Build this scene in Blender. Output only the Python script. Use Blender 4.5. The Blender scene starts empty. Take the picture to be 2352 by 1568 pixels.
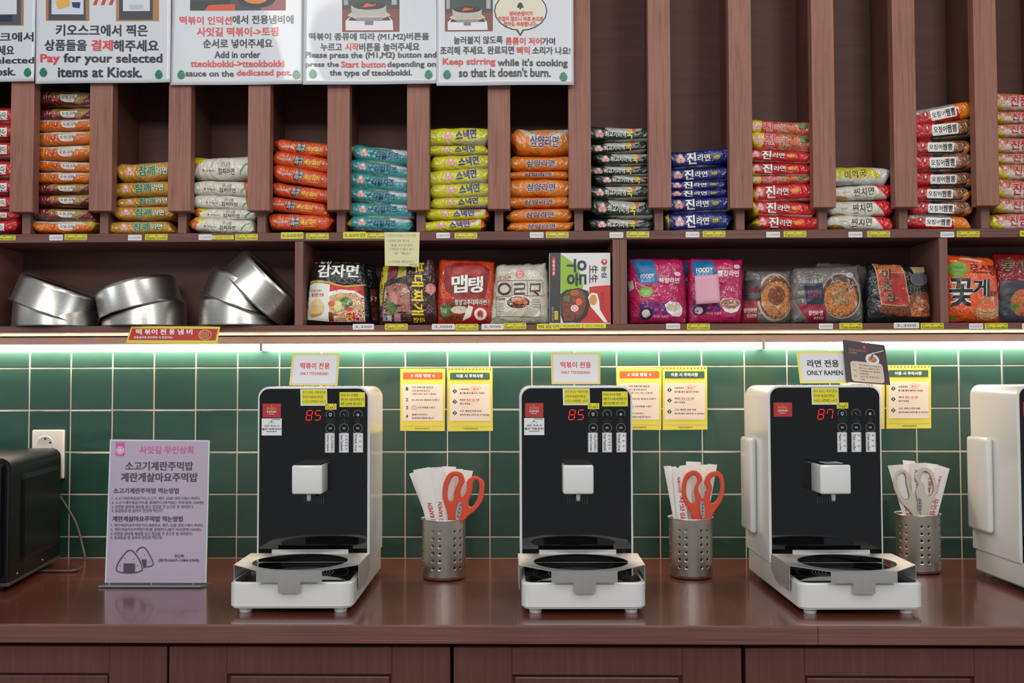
import bpy, bmesh, math, random
from mathutils import Vector, Matrix, noise
from mathutils.bvhtree import BVHTree
random.seed(11)
S = bpy.context.scene
COL = S.collection
PI = math.pi

# ------------------------------------------------------------------ camera
CAM = Vector((0.10676616, -2.45174374, 1.26418808))
RT = Vector((0.99975531, 0.0219613, -0.0026508))
UP = Vector((0.00350308, -0.03886133, 0.99923847))
FW = Vector((-0.02184156, 0.99900325, 0.03892875))
FPX = 2380.0
cd = bpy.data.cameras.new('camera'); cam = bpy.data.objects.new('camera', cd); COL.objects.link(cam)
M3 = Matrix((RT, UP, -FW)).transposed()
cam.matrix_world = Matrix.Translation(CAM) @ M3.to_4x4()
cd.sensor_width = 36.0; cd.lens = 36.0 * FPX / 2352.0; cd.clip_start = 0.05
S.camera = cam

# ------------------------------------------------------------------ light
def lin(c):
    out = []
    for v in c[:3]:
        v = v / 255.0
        out.append(v / 12.92 if v <= 0.04045 else ((v + 0.055) / 1.055) ** 2.4)
    return (out[0], out[1], out[2], 1.0)

w = bpy.data.worlds.new('world'); S.world = w; w.use_nodes = True
bg = w.node_tree.nodes['Background']
bg.inputs[0].default_value = (0.92, 0.96, 1.0, 1); bg.inputs[1].default_value = 0.33

def area(name, loc, target, sx, sy, power, col):
    l = bpy.data.lights.new(name, 'AREA'); l.shape = 'RECTANGLE'; l.size = sx; l.size_y = sy
    l.energy = power; l.color = col
    o = bpy.data.objects.new(name, l); COL.objects.link(o); o.location = loc
    d = Vector(target) - Vector(loc); o.rotation_euler = d.to_track_quat('-Z', 'Y').to_euler()
    return o
area('overhead_light', (-0.9, -2.3, 2.95), (-0.6, -0.5, 0.9), 0.35, 1.3, 14, (1.0, 0.97, 0.93))
area('overhead_light', (1.0, -2.3, 2.95), (0.8, -0.5, 0.9), 0.35, 1.3, 14, (1.0, 0.97, 0.93))
area('overhead_light', (0.1, -4.4, 2.75), (0.1, 0, 1.5), 3.0, 0.5, 58, (1.0, 0.97, 0.93))  # wide far panel added for more frontal light into the dark compartments
area('side_fill_light', (-5.2, -3.2, 1.6), (0, 0, 1.2), 1.3, 2.2, 60, (0.85, 0.92, 1.0))  # unseen tall side light, added for fill and streaks on the steel
area('side_fill_light', (5.4, -3.2, 1.6), (0.2, 0, 1.2), 1.3, 2.2, 40, (0.9, 0.95, 1.0))  # second added side light on the right, no real window

vs = S.view_settings
vs.view_transform = 'Standard'; vs.look = 'None'; vs.exposure = 0.0; vs.gamma = 1.0; vs.use_curve_mapping = False
LED_STRENGTH = 34.0

# ------------------------------------------------------------------ helpers
def at(px, py, Y):
    d = FW * FPX + RT * (px - 1176) - UP * (py - 784)
    return CAM + d * ((Y - CAM.y) / d.y)
def atz(px, py, Z):
    d = FW * FPX + RT * (px - 1176) - UP * (py - 784)
    return CAM + d * ((Z - CAM.z) / d.z)

MATS = {}
def principled(name):
    m = bpy.data.materials.new(name); m.use_nodes = True
    return m, m.node_tree, m.node_tree.nodes['Principled BSDF']
def mat(name, col, rough=0.5, metal=0.0, coat=0.0, emit=None, es=0.0, spec=0.5, coat_rough=0.05, alpha=None):
    if name in MATS: return MATS[name]
    m, nt, b = principled(name)
    b.inputs['Base Color'].default_value = lin(col)
    b.inputs['Roughness'].default_value = rough
    b.inputs['Metallic'].default_value = metal
    b.inputs['Coat Weight'].default_value = coat
    b.inputs['Coat Roughness'].default_value = coat_rough
    b.inputs['Specular IOR Level'].default_value = spec
    if emit:
        b.inputs['Emission Color'].default_value = lin(emit); b.inputs['Emission Strength'].default_value = es
    MATS[name] = m
    return m
def N(nt, t, **kw):
    n = nt.nodes.new(t)
    for k, v in kw.items(): setattr(n, k, v)
    return n
def math_(nt, op, a, b=None, c=None):
    n = nt.nodes.new('ShaderNodeMath'); n.operation = op
    for i, v in enumerate((a, b, c)):
        if v is None: continue
        if isinstance(v, (int, float)): n.inputs[i].default_value = v
        else: nt.links.new(v, n.inputs[i])
    return n.outputs[0]
def ramp(nt, fac, stops, interp='LINEAR'):
    r = nt.nodes.new('ShaderNodeValToRGB'); r.color_ramp.interpolation = interp
    el = r.color_ramp.elements
    while len(el) < len(stops): el.new(0.5)
    for e, (p, c) in zip(el, stops): e.position = p; e.color = lin(c)
    nt.links.new(fac, r.inputs[0]); return r.outputs[0]

def wood(name, c1, c2, c3, scale=(60, 60, 3), rough=0.5, coat=0.0, bump=0.15, spec=0.4, fleck=None, coat_rough=0.1):
    if name in MATS: return MATS[name]
    m, nt, b = principled(name)
    g = N(nt, 'ShaderNodeNewGeometry'); mp = N(nt, 'ShaderNodeMapping'); mp.inputs['Scale'].default_value = scale
    nt.links.new(g.outputs['Position'], mp.inputs['Vector'])
    n1 = N(nt, 'ShaderNodeTexNoise'); n1.inputs['Scale'].default_value = 1.0; n1.inputs['Detail'].default_value = 6; n1.inputs['Roughness'].default_value = 0.65
    n1.inputs['Distortion'].default_value = 0.4
    nt.links.new(mp.outputs[0], n1.inputs['Vector'])
    n2 = N(nt, 'ShaderNodeTexNoise'); n2.inputs['Scale'].default_value = 5.0; n2.inputs['Detail'].default_value = 3
    nt.links.new(g.outputs['Position'], n2.inputs['Vector'])
    f = math_(nt, 'ADD', math_(nt, 'MULTIPLY', n1.outputs[0], 0.72), math_(nt, 'MULTIPLY', n2.outputs[0], 0.28))
    col = ramp(nt, f, [(0.32, c1), (0.5, c2), (0.68, c3)])
    if fleck:
        mp2 = N(nt, 'ShaderNodeMapping'); mp2.inputs['Scale'].default_value = (90, 420, 420)
        nt.links.new(g.outputs['Position'], mp2.inputs['Vector'])
        n3 = N(nt, 'ShaderNodeTexNoise'); n3.inputs['Scale'].default_value = 1.0; n3.inputs['Detail'].default_value = 2
        nt.links.new(mp2.outputs[0], n3.inputs['Vector'])
        mr = N(nt, 'ShaderNodeMapRange'); mr.inputs[1].default_value = 0.62; mr.inputs[2].default_value = 0.72
        nt.links.new(n3.outputs[0], mr.inputs[0])
        mr2 = N(nt, 'ShaderNodeMapRange'); mr2.inputs[1].default_value = 0.5; mr2.inputs[2].default_value = 0.62
        nt.links.new(n2.outputs[0], mr2.inputs[0])
        mx = N(nt, 'ShaderNodeMix', data_type='RGBA')
        nt.links.new(math_(nt, 'MULTIPLY', math_(nt, 'MULTIPLY', mr.outputs[0], mr2.outputs[0]), 0.95), mx.inputs[0])
        nt.links.new(col, mx.inputs[6]); mx.inputs[7].default_value = lin(fleck); col = mx.outputs[2]
    nt.links.new(col, b.inputs['Base Color'])
    b.inputs['Roughness'].default_value = rough; b.inputs['Coat Weight'].default_value = coat; b.inputs['Coat Roughness'].default_value = coat_rough
    b.inputs['Specular IOR Level'].default_value = spec
    bp = N(nt, 'ShaderNodeBump'); bp.inputs['Strength'].default_value = bump; bp.inputs['Distance'].default_value = 0.002
    nt.links.new(n1.outputs[0], bp.inputs['Height']); nt.links.new(bp.outputs[0], b.inputs['Normal'])
    MATS[name] = m
    return m

WOODV = wood('stained_wood_vertical', (108, 67, 56), (138, 90, 76), (152, 103, 88), (260, 260, 9), 0.55, bump=0.35)
WOODP = wood('plywood_edge', (78, 48, 43), (102, 65, 58), (118, 79, 70), (3, 3, 420), 0.55, bump=0.3)
WOODPV = wood('plywood_edge_vertical', (92, 60, 54), (116, 78, 70), (130, 90, 80), (420, 3, 3), 0.55, bump=0.3)
WOODI = wood('shaded_stain_panel', (80, 50, 44), (87, 56, 49), (95, 63, 56), (4, 4, 60), 0.6, bump=0.05)  # same stain as the slats, compartment shade put into a darker colour
WOODC = wood('cabinet_paint', (78, 44, 39), (86, 50, 45), (94, 58, 52), (120, 120, 4), 0.42, bump=0.1)
WOODT = wood('countertop_varnish', (74, 34, 27), (96, 47, 37), (112, 59, 47), (7, 260, 260), 0.2, coat=0.5, bump=0.10, fleck=(176, 128, 84), coat_rough=0.09)
WOODR = wood('raw_plywood', (150, 108, 76), (178, 136, 98), (196, 154, 114), (3, 60, 60), 0.6, bump=0.1)
GROUT = mat('grout', (214, 196, 178), 0.8)
WHITE = mat('white_plastic', (208, 208, 206), 0.22, coat=0.3)
WHITE2 = mat('white_socket_plastic', (215, 208, 198), 0.35)
BLACKG = mat('black_glass', (7, 8, 10), 0.04, coat=0.0, spec=0.55)
BLACKP = mat('black_plastic', (14, 14, 15), 0.35)
BLACKM = mat('black_enamel', (12, 11, 11), 0.3, spec=0.35)
PAPERW = mat('white_paper', (225, 225, 226), 0.5)
LEDM = mat('led_diffuser', (255, 250, 240), 0.4, emit=(255, 238, 214), es=LED_STRENGTH)
SEG = mat('led_digit_red', (120, 10, 5), 0.4, emit=(255, 30, 12), es=1.1)

def steel(name, col=(190, 188, 184), r0=0.2, r1=0.36, scale=(2, 2, 400), bump=0.02, obj_space=True):
    m, nt, b = principled(name)
    tc = N(nt, 'ShaderNodeTexCoord'); mp = N(nt, 'ShaderNodeMapping'); mp.inputs['Scale'].default_value = scale
    nt.links.new(tc.outputs['Object'], mp.inputs[0])
    n = N(nt, 'ShaderNodeTexNoise'); n.inputs['Scale'].default_value = 1; n.inputs['Detail'].default_value = 3
    nt.links.new(mp.outputs[0], n.inputs['Vector'])
    mr = N(nt, 'ShaderNodeMapRange'); mr.inputs[3].default_value = r0; mr.inputs[4].default_value = r1
    nt.links.new(n.outputs[0], mr.inputs[0]); nt.links.new(mr.outputs[0], b.inputs['Roughness'])
    b.inputs['Base Color'].default_value = lin(col); b.inputs['Metallic'].default_value = 1.0
    b.inputs['Anisotropic'].default_value = 0.6
    bp = N(nt, 'ShaderNodeBump'); bp.inputs['Strength'].default_value = bump; bp.inputs['Distance'].default_value = 0.001
    nt.links.new(n.outputs[0], bp.inputs['Height']); nt.links.new(bp.outputs[0], b.inputs['Normal'])
    return m
STEEL = steel('brushed_steel', (192, 189, 183), 0.24, 0.30, (1.5, 1.5, 120), 0.0)
STEELC = steel('satin_steel', (190, 186, 178), 0.26, 0.42, (3, 3, 120))
STEELP = steel('steel_plate', (200, 198, 194), 0.42, 0.55, (300, 3, 3))

def tilemat():
    m, nt, b = principled('green_glazed_tile')
    oi = N(nt, 'ShaderNodeObjectInfo')
    g = N(nt, 'ShaderNodeNewGeometry')
    n = N(nt, 'ShaderNodeTexNoise'); n.inputs['Scale'].default_value = 14; n.inputs['Detail'].default_value = 3
    nt.links.new(g.outputs['Position'], n.inputs['Vector'])
    f = math_(nt, 'ADD', math_(nt, 'MULTIPLY', oi.outputs['Random'], 0.5), math_(nt, 'MULTIPLY', n.outputs[0], 0.5))
    nt.links.new(ramp(nt, f, [(0.2, (32, 64, 55)), (0.5, (36, 71, 61)), (0.8, (42, 78, 67))]), b.inputs['Base Color'])
    b.inputs['Roughness'].default_value = 0.10; b.inputs['Specular IOR Level'].default_value = 0.5
    b.inputs['Coat Weight'].default_value = 0.35; b.inputs['Coat Roughness'].default_value = 0.55
    bp = N(nt, 'ShaderNodeBump'); bp.inputs['Strength'].default_value = 0.12; bp.inputs['Distance'].default_value = 0.01
    n2 = N(nt, 'ShaderNodeTexNoise'); n2.inputs['Scale'].default_value = 22; n2.inputs['Detail'].default_value = 1
    nt.links.new(g.outputs['Position'], n2.inputs['Vector'])
    nt.links.new(n2.outputs[0], bp.inputs['Height']); nt.links.new(bp.outputs[0], b.inputs['Normal'])
    return m
TILE = tilemat()

def film(name, base, regs=(), rough=0.28, coat=0.6, wr=0.5, wscale=38):
    """plastic film with flat printed zones; regs in millimetres of the packet's own x / z"""
    if name in MATS: return MATS[name]
    m, nt, b = principled(name)
    tc = N(nt, 'ShaderNodeTexCoord'); sx = N(nt, 'ShaderNodeSeparateXYZ')
    nt.links.new(tc.outputs['Object'], sx.inputs[0])
    X, Y_, Z = sx.outputs
    col = None
    def colsock(c):
        if isinstance(c[0], str):
            nz = N(nt, 'ShaderNodeTexNoise'); nz.inputs['Scale'].default_value = 120; nz.inputs['Detail'].default_value = 2; nz.inputs['Distortion'].default_value = 2.5
            nt.links.new(tc.outputs['Object'], nz.inputs['Vector'])
            a, b2, c2 = c[1:]
            return ramp(nt, nz.outputs[0], [(0.30, a), (0.42, c2), (0.48, b2), (0.54, a), (0.60, c2), (0.68, b2)])
        return None
    cur = lin(base)
    for (k, prm, c) in regs:
        if k == 'e':
            cx, cz, rx, rz = [v / 1000.0 for v in prm]
            dx = math_(nt, 'DIVIDE', math_(nt, 'SUBTRACT', X, cx), rx); dz = math_(nt, 'DIVIDE', math_(nt, 'SUBTRACT', Z, cz), rz)
            mask = math_(nt, 'LESS_THAN', math_(nt, 'ADD', math_(nt, 'MULTIPLY', dx, dx), math_(nt, 'MULTIPLY', dz, dz)), 1.0)
        else:
            mask = None
            for (a, bb, cc) in prm:
                v = math_(nt, 'GREATER_THAN', math_(nt, 'ADD', math_(nt, 'MULTIPLY', X, float(a)), math_(nt, 'MULTIPLY', Z, float(bb))), cc / 1000.0)
                mask = v if mask is None else math_(nt, 'MULTIPLY', mask, v)
        mx = N(nt, 'ShaderNodeMix', data_type='RGBA'); nt.links.new(mask, mx.inputs[0])
        if isinstance(cur, tuple): mx.inputs[6].default_value = cur
        else: nt.links.new(cur, mx.inputs[6])
        cs = colsock(c)
        if cs is None: mx.inputs[7].default_value = lin(c)
        else: nt.links.new(cs, mx.inputs[7])
        cur = mx.outputs[2]
    if isinstance(cur, tuple): b.inputs['Base Color'].default_value = cur
    else: nt.links.new(cur, b.inputs['Base Color'])
    b.inputs['Roughness'].default_value = rough; b.inputs['Coat Weight'].default_value = coat; b.inputs['Coat Roughness'].default_value = 0.08
    n = N(nt, 'ShaderNodeTexNoise'); n.inputs['Scale'].default_value = wscale; n.inputs['Detail'].default_value = 3; n.inputs['Distortion'].default_value = 1.0
    nt.links.new(tc.outputs['Object'], n.inputs['Vector'])
    rd = math_(nt, 'ABSOLUTE', math_(nt, 'SUBTRACT', n.outputs[0], 0.5))
    bp = N(nt, 'ShaderNodeBump'); bp.inputs['Strength'].default_value = wr; bp.inputs['Distance'].default_value = 0.02
    nt.links.new(rd, bp.inputs['Height']); nt.links.new(bp.outputs[0], b.inputs['Normal'])
    nt.links.new(bp.outputs[0], b.inputs['Coat Normal'])
    MATS[name] = m
    return m

def ink(c, rough=0.4, coat=0.0):
    return mat('ink_%d_%d_%d' % tuple(c) + ('_gloss' if coat else ''), c, rough, coat=coat)
def food(name, a, b2, c2, scale=110):
    if name in MATS: return MATS[name]
    m, nt, b = principled(name)
    tc = N(nt, 'ShaderNodeTexCoord')
    nz = N(nt, 'ShaderNodeTexNoise'); nz.inputs['Scale'].default_value = scale; nz.inputs['Detail'].default_value = 2; nz.inputs['Distortion'].default_value = 2.5
    nt.links.new(tc.outputs['Object'], nz.inputs['Vector'])
    nt.links.new(ramp(nt, nz.outputs[0], [(0.30, a), (0.42, c2), (0.48, b2), (0.54, a), (0.60, c2), (0.68, b2)]), b.inputs['Base Color'])
    b.inputs['Roughness'].default_value = 0.3; b.inputs['Coat Weight'].default_value = 0.4
    MATS[name] = m
    return m

# ---- mesh
def link(o, parent=None):
    COL.objects.link(o)
    if parent: o.parent = parent
    return o
def obj(name, bm, m, parent=None, smooth=False, loc=None, auto=None):
    me = bpy.data.meshes.new(name); bm.to_mesh(me); bm.free()
    if m: me.materials.append(m)
    if smooth:
        for p in me.polygons: p.use_smooth = True
        if auto: me.set_sharp_from_angle(angle=math.radians(auto))
    o = bpy.data.objects.new(name, me)
    if loc is not None: o.location = loc
    return link(o, parent)
def tag(o, label, cat, group=None):
    o['label'] = label; o['category'] = cat
    if group: o['group'] = group
    return o
def thing(name, label, cat, loc=(0, 0, 0), rot=(0, 0, 0), group=None):
    o = bpy.data.objects.new(name, None); o.empty_display_size = 0.02; COL.objects.link(o)
    o.location = loc; o.rotation_euler = rot
    return tag(o, label, cat, group)
def bbox(bm, x0, x1, y0, y1, z0, z1, bev=0.0, seg=2):
    r = bmesh.ops.create_cube(bm, size=1.0); v = r['verts']
    bmesh.ops.scale(bm, vec=(x1 - x0, y1 - y0, z1 - z0), verts=v)
    bmesh.ops.translate(bm, vec=((x0 + x1) / 2, (y0 + y1) / 2, (z0 + z1) / 2), verts=v)
    if bev:
        e = list({e for vv in v for e in vv.link_edges})
        bmesh.ops.bevel(bm, geom=e, offset=bev, segments=seg, profile=0.5, affect='EDGES')
    return bm
def box(x0, x1, y0, y1, z0, z1, bev=0.0, seg=2):
    return bbox(bmesh.new(), x0, x1, y0, y1, z0, z1, bev, seg)
def prism(pts, y0, y1, bm=None):
    """polygon in x,z extruded along y"""
    bm = bm or bmesh.new()
    a = [bm.verts.new((x, y0, z)) for x, z in pts]; b = [bm.verts.new((x, y1, z)) for x, z in pts]
    n = len(pts); bm.faces.new(a); bm.faces.new(list(reversed(b)))
    for i in range(n): bm.faces.new((a[i], b[i], b[(i + 1) % n], a[(i + 1) % n]))
    bmesh.ops.recalc_face_normals(bm, faces=bm.faces)
    return bm
def prismz(pts, z0, z1, bm=None):
    bm = bm or bmesh.new()
    a = [bm.verts.new((x, y, z0)) for x, y in pts]; b = [bm.verts.new((x, y, z1)) for x, y in pts]
    n = len(pts); bm.faces.new(a); bm.faces.new(list(reversed(b)))
    for i in range(n): bm.faces.new((a[i], b[i], b[(i + 1) % n], a[(i + 1) % n]))
    bmesh.ops.recalc_face_normals(bm, faces=bm.faces)
    return bm
def rr(x0, x1, z0, z1, r, n=5, corners=(1, 1, 1, 1)):
    """rounded rectangle outline; corners order BL BR TR TL"""
    pts = []
    for (cx, cz, a0, on) in ((x0 + r, z0 + r, PI, corners[0]), (x1 - r, z0 + r, 1.5 * PI, corners[1]), (x1 - r, z1 - r, 0, corners[2]), (x0 + r, z1 - r, 0.5 * PI, corners[3])):
        if on:
            for k in range(n + 1):
                a = a0 + (PI / 2) * k / n; pts.append((cx + r * math.cos(a), cz + r * math.sin(a)))
        else:
            pts.append((x0 if cx < (x0 + x1) / 2 else x1, z0 if cz < (z0 + z1) / 2 else z1))
    return pts
def lathe(profile, n=48, bm=None, cap=False):
    bm = bm or bmesh.new(); rings = []
    for (r, z) in profile:
        rings.append([bm.verts.new((r * math.cos(2 * PI * k / n), r * math.sin(2 * PI * k / n), z)) for k in range(n)])
    for a, b in zip(rings, rings[1:]):
        for k in range(n): bm.faces.new((a[k], a[(k + 1) % n], b[(k + 1) % n], b[k]))
    if cap: bm.faces.new(rings[0]); bm.faces.new(rings[-1])
    bmesh.ops.recalc_face_normals(bm, faces=bm.faces)
    return bm
def tube(pts, r, n=8, bm=None, closed=False):
    bm = bm or bmesh.new(); P = [Vector(p) for p in pts]; rings = []; m = len(P)
    ref = Vector((0, 1, 0.01)).normalized()
    for i, p in enumerate(P):
        if closed: t = (P[(i + 1) % m] - P[i - 1]).normalized()
        else: t = (P[min(i + 1, m - 1)] - P[max(i - 1, 0)]).normalized()
        a = t.cross(ref)
        if a.length < 1e-4: a = t.cross(Vector((1, 0, 0)))
        a.normalize(); b = t.cross(a).normalized()
        rings.append([bm.verts.new(p + a * r * math.cos(2 * PI * k / n) + b * r * math.sin(2 * PI * k / n)) for k in range(n)])
    pr = list(zip(rings, rings[1:] + ([rings[0]] if closed else [])))
    for A, B in (pr if closed else pr[:m - 1]):
        for k in range(n): bm.faces.new((A[k], A[(k + 1) % n], B[(k + 1) % n], B[k]))
    if not closed:
        bm.faces.new(rings[0]); bm.faces.new(rings[-1])
    bmesh.ops.recalc_face_normals(bm, faces=bm.faces)
    return bm
def smooth_path(pts, k=6, closed=False):
    P = [Vector(p) for p in pts]; out = []; m = len(P)
    rng = range(m) if closed else range(m - 1)
    for i in rng:
        p0 = P[i - 1] if (closed or i > 0) else P[0]; p1 = P[i]; p2 = P[(i + 1) % m]; p3 = P[(i + 2) % m] if (closed or i + 2 < m) else P[-1]
        for j in range(k):
            t = j / k
            out.append(0.5 * ((2 * p1) + (p2 - p0) * t + (2 * p0 - 5 * p1 + 4 * p2 - p3) * t * t + (3 * p1 - p0 - 3 * p2 + p3) * t ** 3))
    if not closed: out.append(P[-1])
    return out

# ---- lettering
GL = {}
CHARSET = '·★城安湯生麵가각간감갑강개거겁게격결계고과국굴굵글급기길김깃깨꺼꼭꽃끓끝낀나낵낸냄냉너넣농누눌는니다닥담대더덕도동되드든들따떡뚜뜨라란러레려로록료류르른를리마만맛매맵먹며면모무문물미바반발밥방백버번법볶봐부분붙비빨뽕삐사살삼상새생서석섞성세션소손쇠수순스시식심아안않양어얼에역오온올완요용우운원위으은을음의이익인일잇있자작잘잡장재저전절접정제조종주준중즈즉지직진징짜짬쫄찌찍찐참청초추춘치칼켜코콤콩크큰키탁탈탕탱토통트튼틈팅파포표풀품프핑하한함합항해확회후'
ATL = {}
def atlas(chars):
    """outlines and advance of each character, from one text object: every line holds the character and a bar"""
    c = bpy.data.curves.new('t', 'FONT'); c.body = '\n'.join(['|'] + [ch + '|' for ch in chars]); c.size = 1; c.resolution_u = 2; c.offset = 0.0; c.space_line = 2.0
    o = bpy.data.objects.new('t', c); m = o.to_mesh()
    V = [(v.co.x, v.co.y) for v in m.vertices]; F = [tuple(p.vertices) for p in m.polygons]
    o.to_mesh_clear(); bpy.data.objects.remove(o); bpy.data.curves.remove(c)
    par = list(range(len(V)))
    def fnd(i):
        while par[i] != i: par[i] = par[par[i]]; i = par[i]
        return i
    for f in F:
        for i in f[1:]: par[fnd(i)] = fnd(f[0])
    comp = {}
    for i in range(len(V)): comp.setdefault(fnd(i), []).append(i)
    cf = {}
    for f in F: cf.setdefault(fnd(f[0]), []).append(f)
    info = []
    for r, idx in comp.items():
        if r not in cf: continue
        ys = [V[i][1] for i in idx]; xs = [V[i][0] for i in idx]; info.append((r, (min(ys) + max(ys)) / 2, min(xs), max(xs), min(ys), max(ys)))
    top = max(info, key=lambda t: t[1]); b0 = top[4]; hb = top[5] - top[4]; bx = top[2]
    bars = sorted([t for t in info if abs((t[5] - t[4]) - hb) < 0.004 and (t[3] - t[2]) < 0.12], key=lambda t: -t[1])
    # one bar per line: the right-most of those sharing a height
    lines = []
    for t in bars:
        if lines and abs(lines[-1][1] - t[1]) < 0.5:
            if t[2] > lines[-1][2]: lines[-1] = t
        else: lines.append(t)
    step = (lines[0][1] - lines[-1][1]) / max(len(lines) - 1, 1)
    per = {}
    for t in info:
        k = int(round((lines[0][1] - t[1]) / step)); per.setdefault(k, []).append(t)
    for k, ch in enumerate(chars):
        bar = lines[k + 1]; y0 = bar[4] - b0; vs_ = []; fs = []
        for t in per.get(k + 1, []):
            if t[0] == bar[0]: continue
            mp = {}
            for i in comp[t[0]]: mp[i] = len(vs_); vs_.append((V[i][0], V[i][1] - y0))
            fs += [tuple(mp[i] for i in f) for f in cf[t[0]]]
        ATL[ch] = (vs_, fs, bar[2] - bx)
atlas(''.join(chr(k) for k in range(33, 127) if chr(k) != '|') + CHARSET)
ATL[' '] = ([], [], 0.28)
def glyphs(s, bold):
    k = (s, bold)
    if k not in GL:
        v0 = []; f0 = []; x = 0.0
        for ch in s:
            if ch not in ATL: atlas(ch)
            gv, gf, adv = ATL[ch]; n = len(v0); v0 += [(a + x, b) for a, b in gv]; f0 += [tuple(i + n for i in f) for f in gf]; x += adv
        bold = bold if bold >= 0.1 else min(bold, 0.048)
        if bold >= 0.1: sh = [(0.062 * math.cos(a_ * PI / 4), 0.062 * math.sin(a_ * PI / 4)) for a_ in range(8)]
        elif bold >= 0.028: d = bold * 0.62; sh = [(-d, -d * 0.7), (d, -d * 0.7), (-d, d * 0.7), (d, d * 0.7)]
        elif bold >= 0.015: sh = [(-0.011, 0), (0.011, 0)]
        else: sh = [(0, 0)]
        n = len(v0); vs_ = []; fs = []
        for q, (dx, dy) in enumerate(sh):
            vs_ += [(x_ + dx, y_ + dy) for x_, y_ in v0]; fs += [tuple(i + q * n for i in f) for f in f0]
        if vs_:
            x0 = min(v[0] for v in vs_); x1 = max(v[0] for v in vs_); y0 = min(v[1] for v in vs_); y1 = max(v[1] for v in vs_)
            vs_ = [((x_ - x0) / (x1 - x0), (y_ - y0) / max(y1 - y0, 1e-5)) for x_, y_ in vs_]
        GL[k] = (vs_, fs, len(sh))
    return GL[k]

class Print:
    """flat print laid on a plane y = yf (or onto a surface through a BVH); coordinates via self.f -> (x, z)"""
    def __init__(s, parent, f=None, yf=0.0, bvh=None, eps=0.0004, step=0.00003, maxedge=None):
        s.p = parent; s.f = f or (lambda a, b: (a, b)); s.yf = yf; s.bvh = bvh; s.e = eps; s.step = step; s.me = maxedge; s.d = {}
    def _bm(s, nm, m):
        return s.d.setdefault((nm, m.name), (m, bmesh.new()))[1]
    def _add(s, nm, m, pts, faces):
        tmp = bmesh.new() if s.me else s._bm(nm, m)
        vs_ = [tmp.verts.new((x, s.yf - s.e, z)) for x, z in pts]
        nf = []
        for f in faces:
            try: nf.append(tmp.faces.new([vs_[i] for i in f]))
            except ValueError: pass
        if s.me:
            bmesh.ops.triangulate(tmp, faces=tmp.faces)
            for _ in range(6):
                lg = [e for e in tmp.edges if e.calc_length() > s.me]
                if not lg: break
                bmesh.ops.subdivide_edges(tmp, edges=lg, cuts=1); bmesh.ops.triangulate(tmp, faces=tmp.faces)
            bad = []
            for v in tmp.verts:
                hit = s.bvh.ray_cast(Vector((v.co.x, -1, v.co.z)), Vector((0, 1, 0)))
                if hit[0] is None: bad.append(v)
                else: v.co.y = hit[0].y - s.e
            bmesh.ops.delete(tmp, geom=bad, context='VERTS')
            tm = bpy.data.meshes.new('x'); tmp.to_mesh(tm); tmp.free(); s._bm(nm, m).from_mesh(tm); bpy.data.meshes.remove(tm)
        s.e += s.step
    def poly(s, pts, m, nm='print', raw=False):
        q = pts if raw else [s.f(a, b) for a, b in pts]
        s._add(nm, m, q, [tuple(range(len(q)))])
    def rect(s, x0, y0, x1, y1, m, nm='print', r=0):
        if r: s.poly(rr(x0, x1, min(y0, y1), max(y0, y1), r, 4), m, nm)
        else: s.poly([(x0, y0), (x1, y0), (x1, y1), (x0, y1)], m, nm)
    def disc(s, cx, cy, rx, ry, m, nm='print', n=20):
        s.poly([(cx + rx * math.cos(2 * PI * k / n), cy + ry * math.sin(2 * PI * k / n)) for k in range(n)], m, nm)
    def line(s, pts, wd, m, nm='print', closed=False):
        P = [Vector(s.f(a, b)) for a, b in pts]; n = len(P); wd2 = (Vector(s.f(pts[0][0] + wd, pts[0][1])) - Vector(s.f(*pts[0]))).length / 2
        L = []; R = []
        for i in range(n):
            t = (P[(i + 1) % n] - P[i - 1]) if closed else (P[min(i + 1, n - 1)] - P[max(i - 1, 0)])
            t.normalize(); nn = Vector((-t.y, t.x)); L.append(P[i] + nn * wd2); R.append(P[i] - nn * wd2)
        pts2 = [tuple(v) for v in L + R]; fc = []
        for i in range(n if closed else n - 1):
            j = (i + 1) % n; fc.append((i, j, n + j, n + i))
        s._add(nm, m, pts2, fc)
    def ring(s, cx, cy, rx, ry, wd, m, nm='print', n=22):
        s.line([(cx + rx * math.cos(2 * PI * k / n), cy + ry * math.sin(2 * PI * k / n)) for k in range(n)], wd, m, nm, True)
    def txt(s, t, x0, y0, x1, y1, m, bold=0.03, nm='lettering', rot=0, shear=0):
        """fills the box; y0 = top, y1 = bottom in the print's own units; rot 90 = reads downwards"""
        vs_, fs, nc = glyphs(t, bold)
        if not vs_: return
        if rot: x0, x1 = min(x0, x1), max(x0, x1)
        if rot == 90: pts = [(x0 + (x1 - x0) * v, y0 + (y1 - y0) * u) for u, v in vs_]
        elif rot == -90: pts = [(x0 + (x1 - x0) * (1 - v), y1 + (y0 - y1) * u) for u, v in vs_]
        else:
            a = shear
            pts = [(x0 + (x1 - x0) * u, y1 + (y0 - y1) * v + a * (u - 0.5)) for u, v in vs_]
        n = len(pts) // nc; nf = len(fs) // nc; st = s.step; s.step = 0.000012
        for q in range(nc):
            s._add(nm, m, [s.f(a, b) for a, b in pts[q * n:(q + 1) * n]], [tuple(i - q * n for i in f) for f in fs[q * nf:(q + 1) * nf]])
        s.step = st; s.e += st
    def build(s):
        for (nm, _), (m, bm) in s.d.items():
            if s.bvh: bmesh.ops.recalc_face_normals(bm, faces=bm.faces)
            obj(nm, bm, m, s.p)
        s.d = {}
def pxmap(ox, oy, sc, Y, org=(0, 0, 0)):
    o = Vector(org)
    def f(a, b):
        p = at(ox + a / sc, oy + b / sc, Y); return (p.x - o.x, p.z - o.z)
    return f
K = ink((38, 40, 50)); RED = ink((205, 60, 62)); WH = ink((235, 235, 235)); GR = ink((30, 110, 78))

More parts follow.
